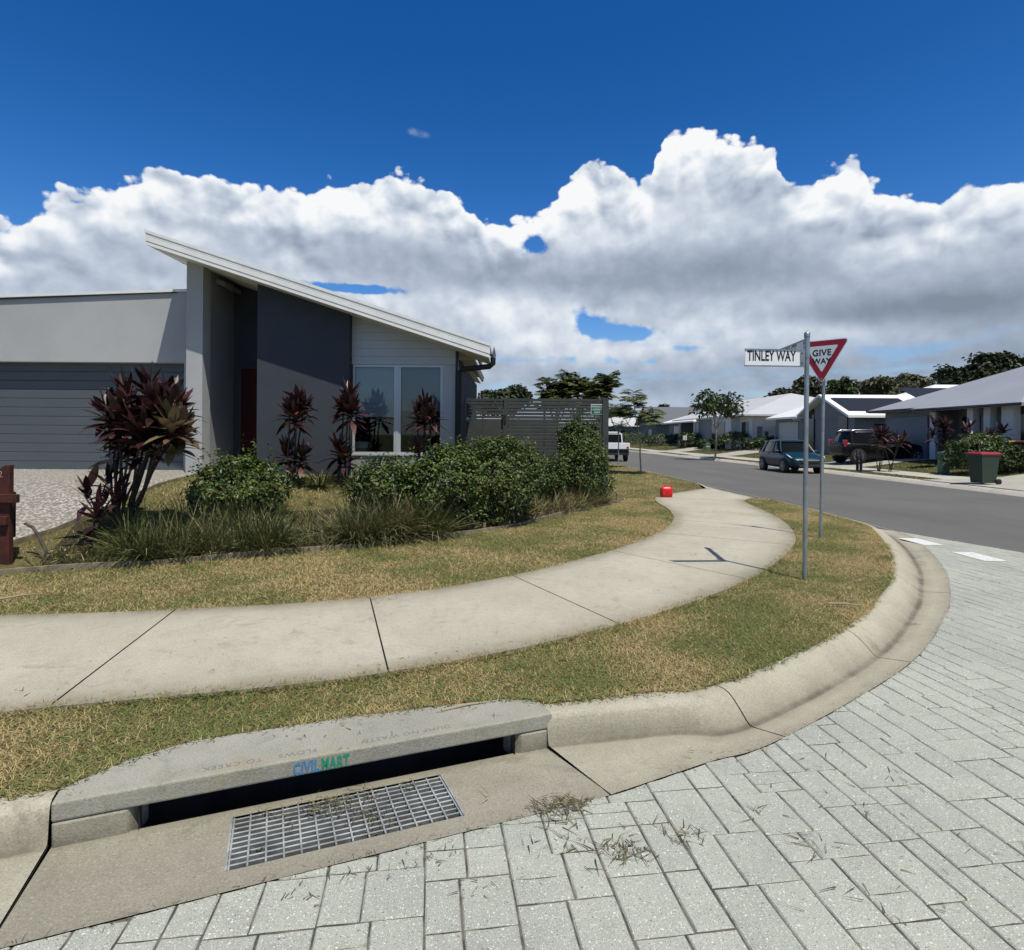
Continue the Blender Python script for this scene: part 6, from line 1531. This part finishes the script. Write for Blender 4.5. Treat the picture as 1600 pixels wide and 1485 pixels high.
car('black four wheel drive with roof rails parked nose in on the driveway', (19.35, 31.75, .33), R(0), 4.6, 1.84, 1.66, M_BLK, hatch=False, roofrail=True)
# white ute seen from behind, mostly hidden by the fence and shrubs
ut = empty('parked_ute', (6.62, 40.4, 0), 'white tray back ute parked at the near kerb, mostly hidden behind the fence end', 'ute')
X0, X1 = 5.72, 7.50; y0 = 38.2
MB().box(X0, X1, y0, y0+2.4, .80, 1.19).build('tray', M_WHT, ut, bevel=.02, seg=2)
mb = MB(); mb.tube([(X0+.15, y0+1.9, 1.2), (X0+.2, y0+1.95, 1.75), (X0+.35, y0+1.95, 1.88), (X1-.35, y0+1.95, 1.88), (X1-.2, y0+1.95, 1.75), (X1-.15, y0+1.9, 1.2)], .035, 8); mb.build('sports_bar', M_WHT, ut)
mb = MB(); mb.smooth = True
mb.loft([[(X0+.05+a, y0+2.45+b_, z) for a, b_ in ((0, 0), (1.68, 0), (1.68, 1.7+c), (0, 1.7+c))] for z, c in ((.75, .2), (1.15, .2), (1.2, .1), (1.72, -.5), (1.80, -.6))]); mb.build('cab', M_WHT, ut)
MB().box(X0+.07, X1-.07, y0+2.38, y0+2.449, 1.195, 1.74).build('window', M_CARGL, ut)
MB().box(X0+.06, X1-.06, y0+4.1, y0+5.2, .5, 1.08).build('bonnet', M_WHT, ut, bevel=.08, seg=3)
for x in (X0+.14, X1-.14):
    for y in (y0+.8, y0+4.0): MB().tube([(x-.12, y, .36), (x-.10, y, .36), (x+.10, y, .36), (x+.12, y, .36)], [.31, .36, .36, .31], 22).build('wheel', M_TYRE, ut)
MB().box(X0+.05, X1-.05, y0+.1, y0+.14, .42, .79).build('mud_flaps', M_TRIMB, ut); MB().box(X0+.1, X1-.1, y0+.3, y0+4, .45, .78).build('chassis', M_TRIMB, ut)
for x in (X0+.08, X1-.22): MB().box(x, x+.14, y0-.02, y0+.0, .84, .96).build('tail_light', M_TAIL, ut)

# ------------------------------------------------------------------ bins, service boxes, letterboxes
M_BING = mat('bin_green', (.020, .040, .022), .55); M_BINRED = mat('bin_lid_red', (.26, .015, .022), .5); M_BINYEL = mat('bin_lid_yellow', (.55, .36, .03), .5); M_BINMAR = mat('bin_lid_maroon', (.10, .012, .02), .5)
def bin_(label, loc, rz, lid):
    root = empty('wheelie_bin', loc, label, 'wheelie bin', 'wheelie bins', rz)
    mb = MB(); mb.loft([[(a*sx, b*sy, z) for sx, sy in ((1, 1), (-1, 1), (-1, -1), (1, -1))] for a, b, z in ((.25, .22, .06), (.335, .275, .93), (.355, .29, .935), (.355, .29, .99))]); mb.build('body', M_BING, root, False, bevel=.02, seg=2)
    mb = MB(); mb.loft([[(a*sx+.0, b*sy, z) for sx, sy in ((1, 1), (-1, 1), (-1, -1), (1, -1))] for a, b, z in ((.375, .305, .975), (.378, .308, 1.02), (.30, .24, 1.065))]); mb.build('lid', lid, root, False, bevel=.015, seg=2)
    for s in (-1, 1):
        MB().tube([(.30, s*.235, .10), (.30, s*.245, .10), (.30, s*.285, .10), (.30, s*.295, .10)], [.08, .10, .10, .08], 18).build('wheel', M_TYRE, root, False)
    MB().tube([(.36, -.22, .97), (.42, -.22, .99), (.42, .22, .99), (.36, .22, .97)], .016, 8).build('handle', M_BING, root, False)
    return root
p = at(1536, 757.5, .13); bin_('dark green wheelie bin with red lid standing at the far kerb', (p.x, p.y, .135), R(8), M_BINRED)
bin_('bin with yellow lid standing behind the hedge by the grey house', (19.75, 23.5, .50), R(5), M_BINYEL); bin_('bin with maroon lid right of the yellow lidded bin', (19.55, 22.75, .50), R(-4), M_BINMAR)
M_PILLAR = mat('pillar_box_green', (.085, .15, .10), .6)
def pillar_box(label, x, y, z, h, w):
    r_ = empty('pillar_box', (x, y, z), label, 'service box', 'green service pillar boxes')
    MB().box(x-w/2, x+w/2, y-w/2, y+w/2, z-.1, z+h*.80).build('body', M_PILLAR, r_, bevel=.015); MB().box(x-w/2-.012, x+w/2+.012, y-w/2-.012, y+w/2+.012, z+h*.805, z+h).build('cap', M_PILLAR, r_, bevel=.03, seg=2); MB().box(x-w*.4, x+w*.4, y-w/2-.006, y-w/2-.001, z+h*.60, z+h*.68).build('label_plate', M_PLATE, r_)
x = XP(1474.5, 24.6); pillar_box('green service pillar box left of the yellow green hedge', x, 24.6, .28, .80, .30); x = XP(1105.5, 55); pillar_box('small green service box at the foot of the far street tree', x, 55, .25, .75, .42)
for px, tpy, bt, Y, lab in ((1070, 681, 703, 60, 'pale letterbox on a post beside the bushy hedge across the road'), (1169, 684, 708, 50, 'pale letterbox on a post left of the blue hatchback')):
    x = XP(px, Y); z1, z0 = ZP(px, tpy, Y), ZP(px, bt, Y); r_ = empty('letterbox', (x, Y, z0), lab, 'letterbox')
    MB().box(x-.06, x+.06, Y-.05, Y+.05, z0-.2, z1-.40).build('post', M_BROWN, r_); MB().box(x-.17, x+.17, Y-.12, Y+.12, z1-.45, z1).build('box_body', M_WALLW, r_, bevel=.015); MB().box(x-.03, x+.03, Y-.126, Y-.121, z1-.42, z1-.05).build('slot', M_DARKGL, r_)
for px, Y, lab in ((1340, 27.6, 'left one of two dark timber bollards beside the black car'), (1345.5, 27.4, 'right one of two dark timber bollards beside the black car')):
    x = XP(px, Y); z = float(gzr([x], [Y])[0]); o = MB().box(x-.045, x+.045, Y-.05, Y+.05, z-.1, z+.92).build('timber_bollard', M_TRUNKD, bevel=.008); tag(o, lab, 'bollard', 'dark timber bollards')
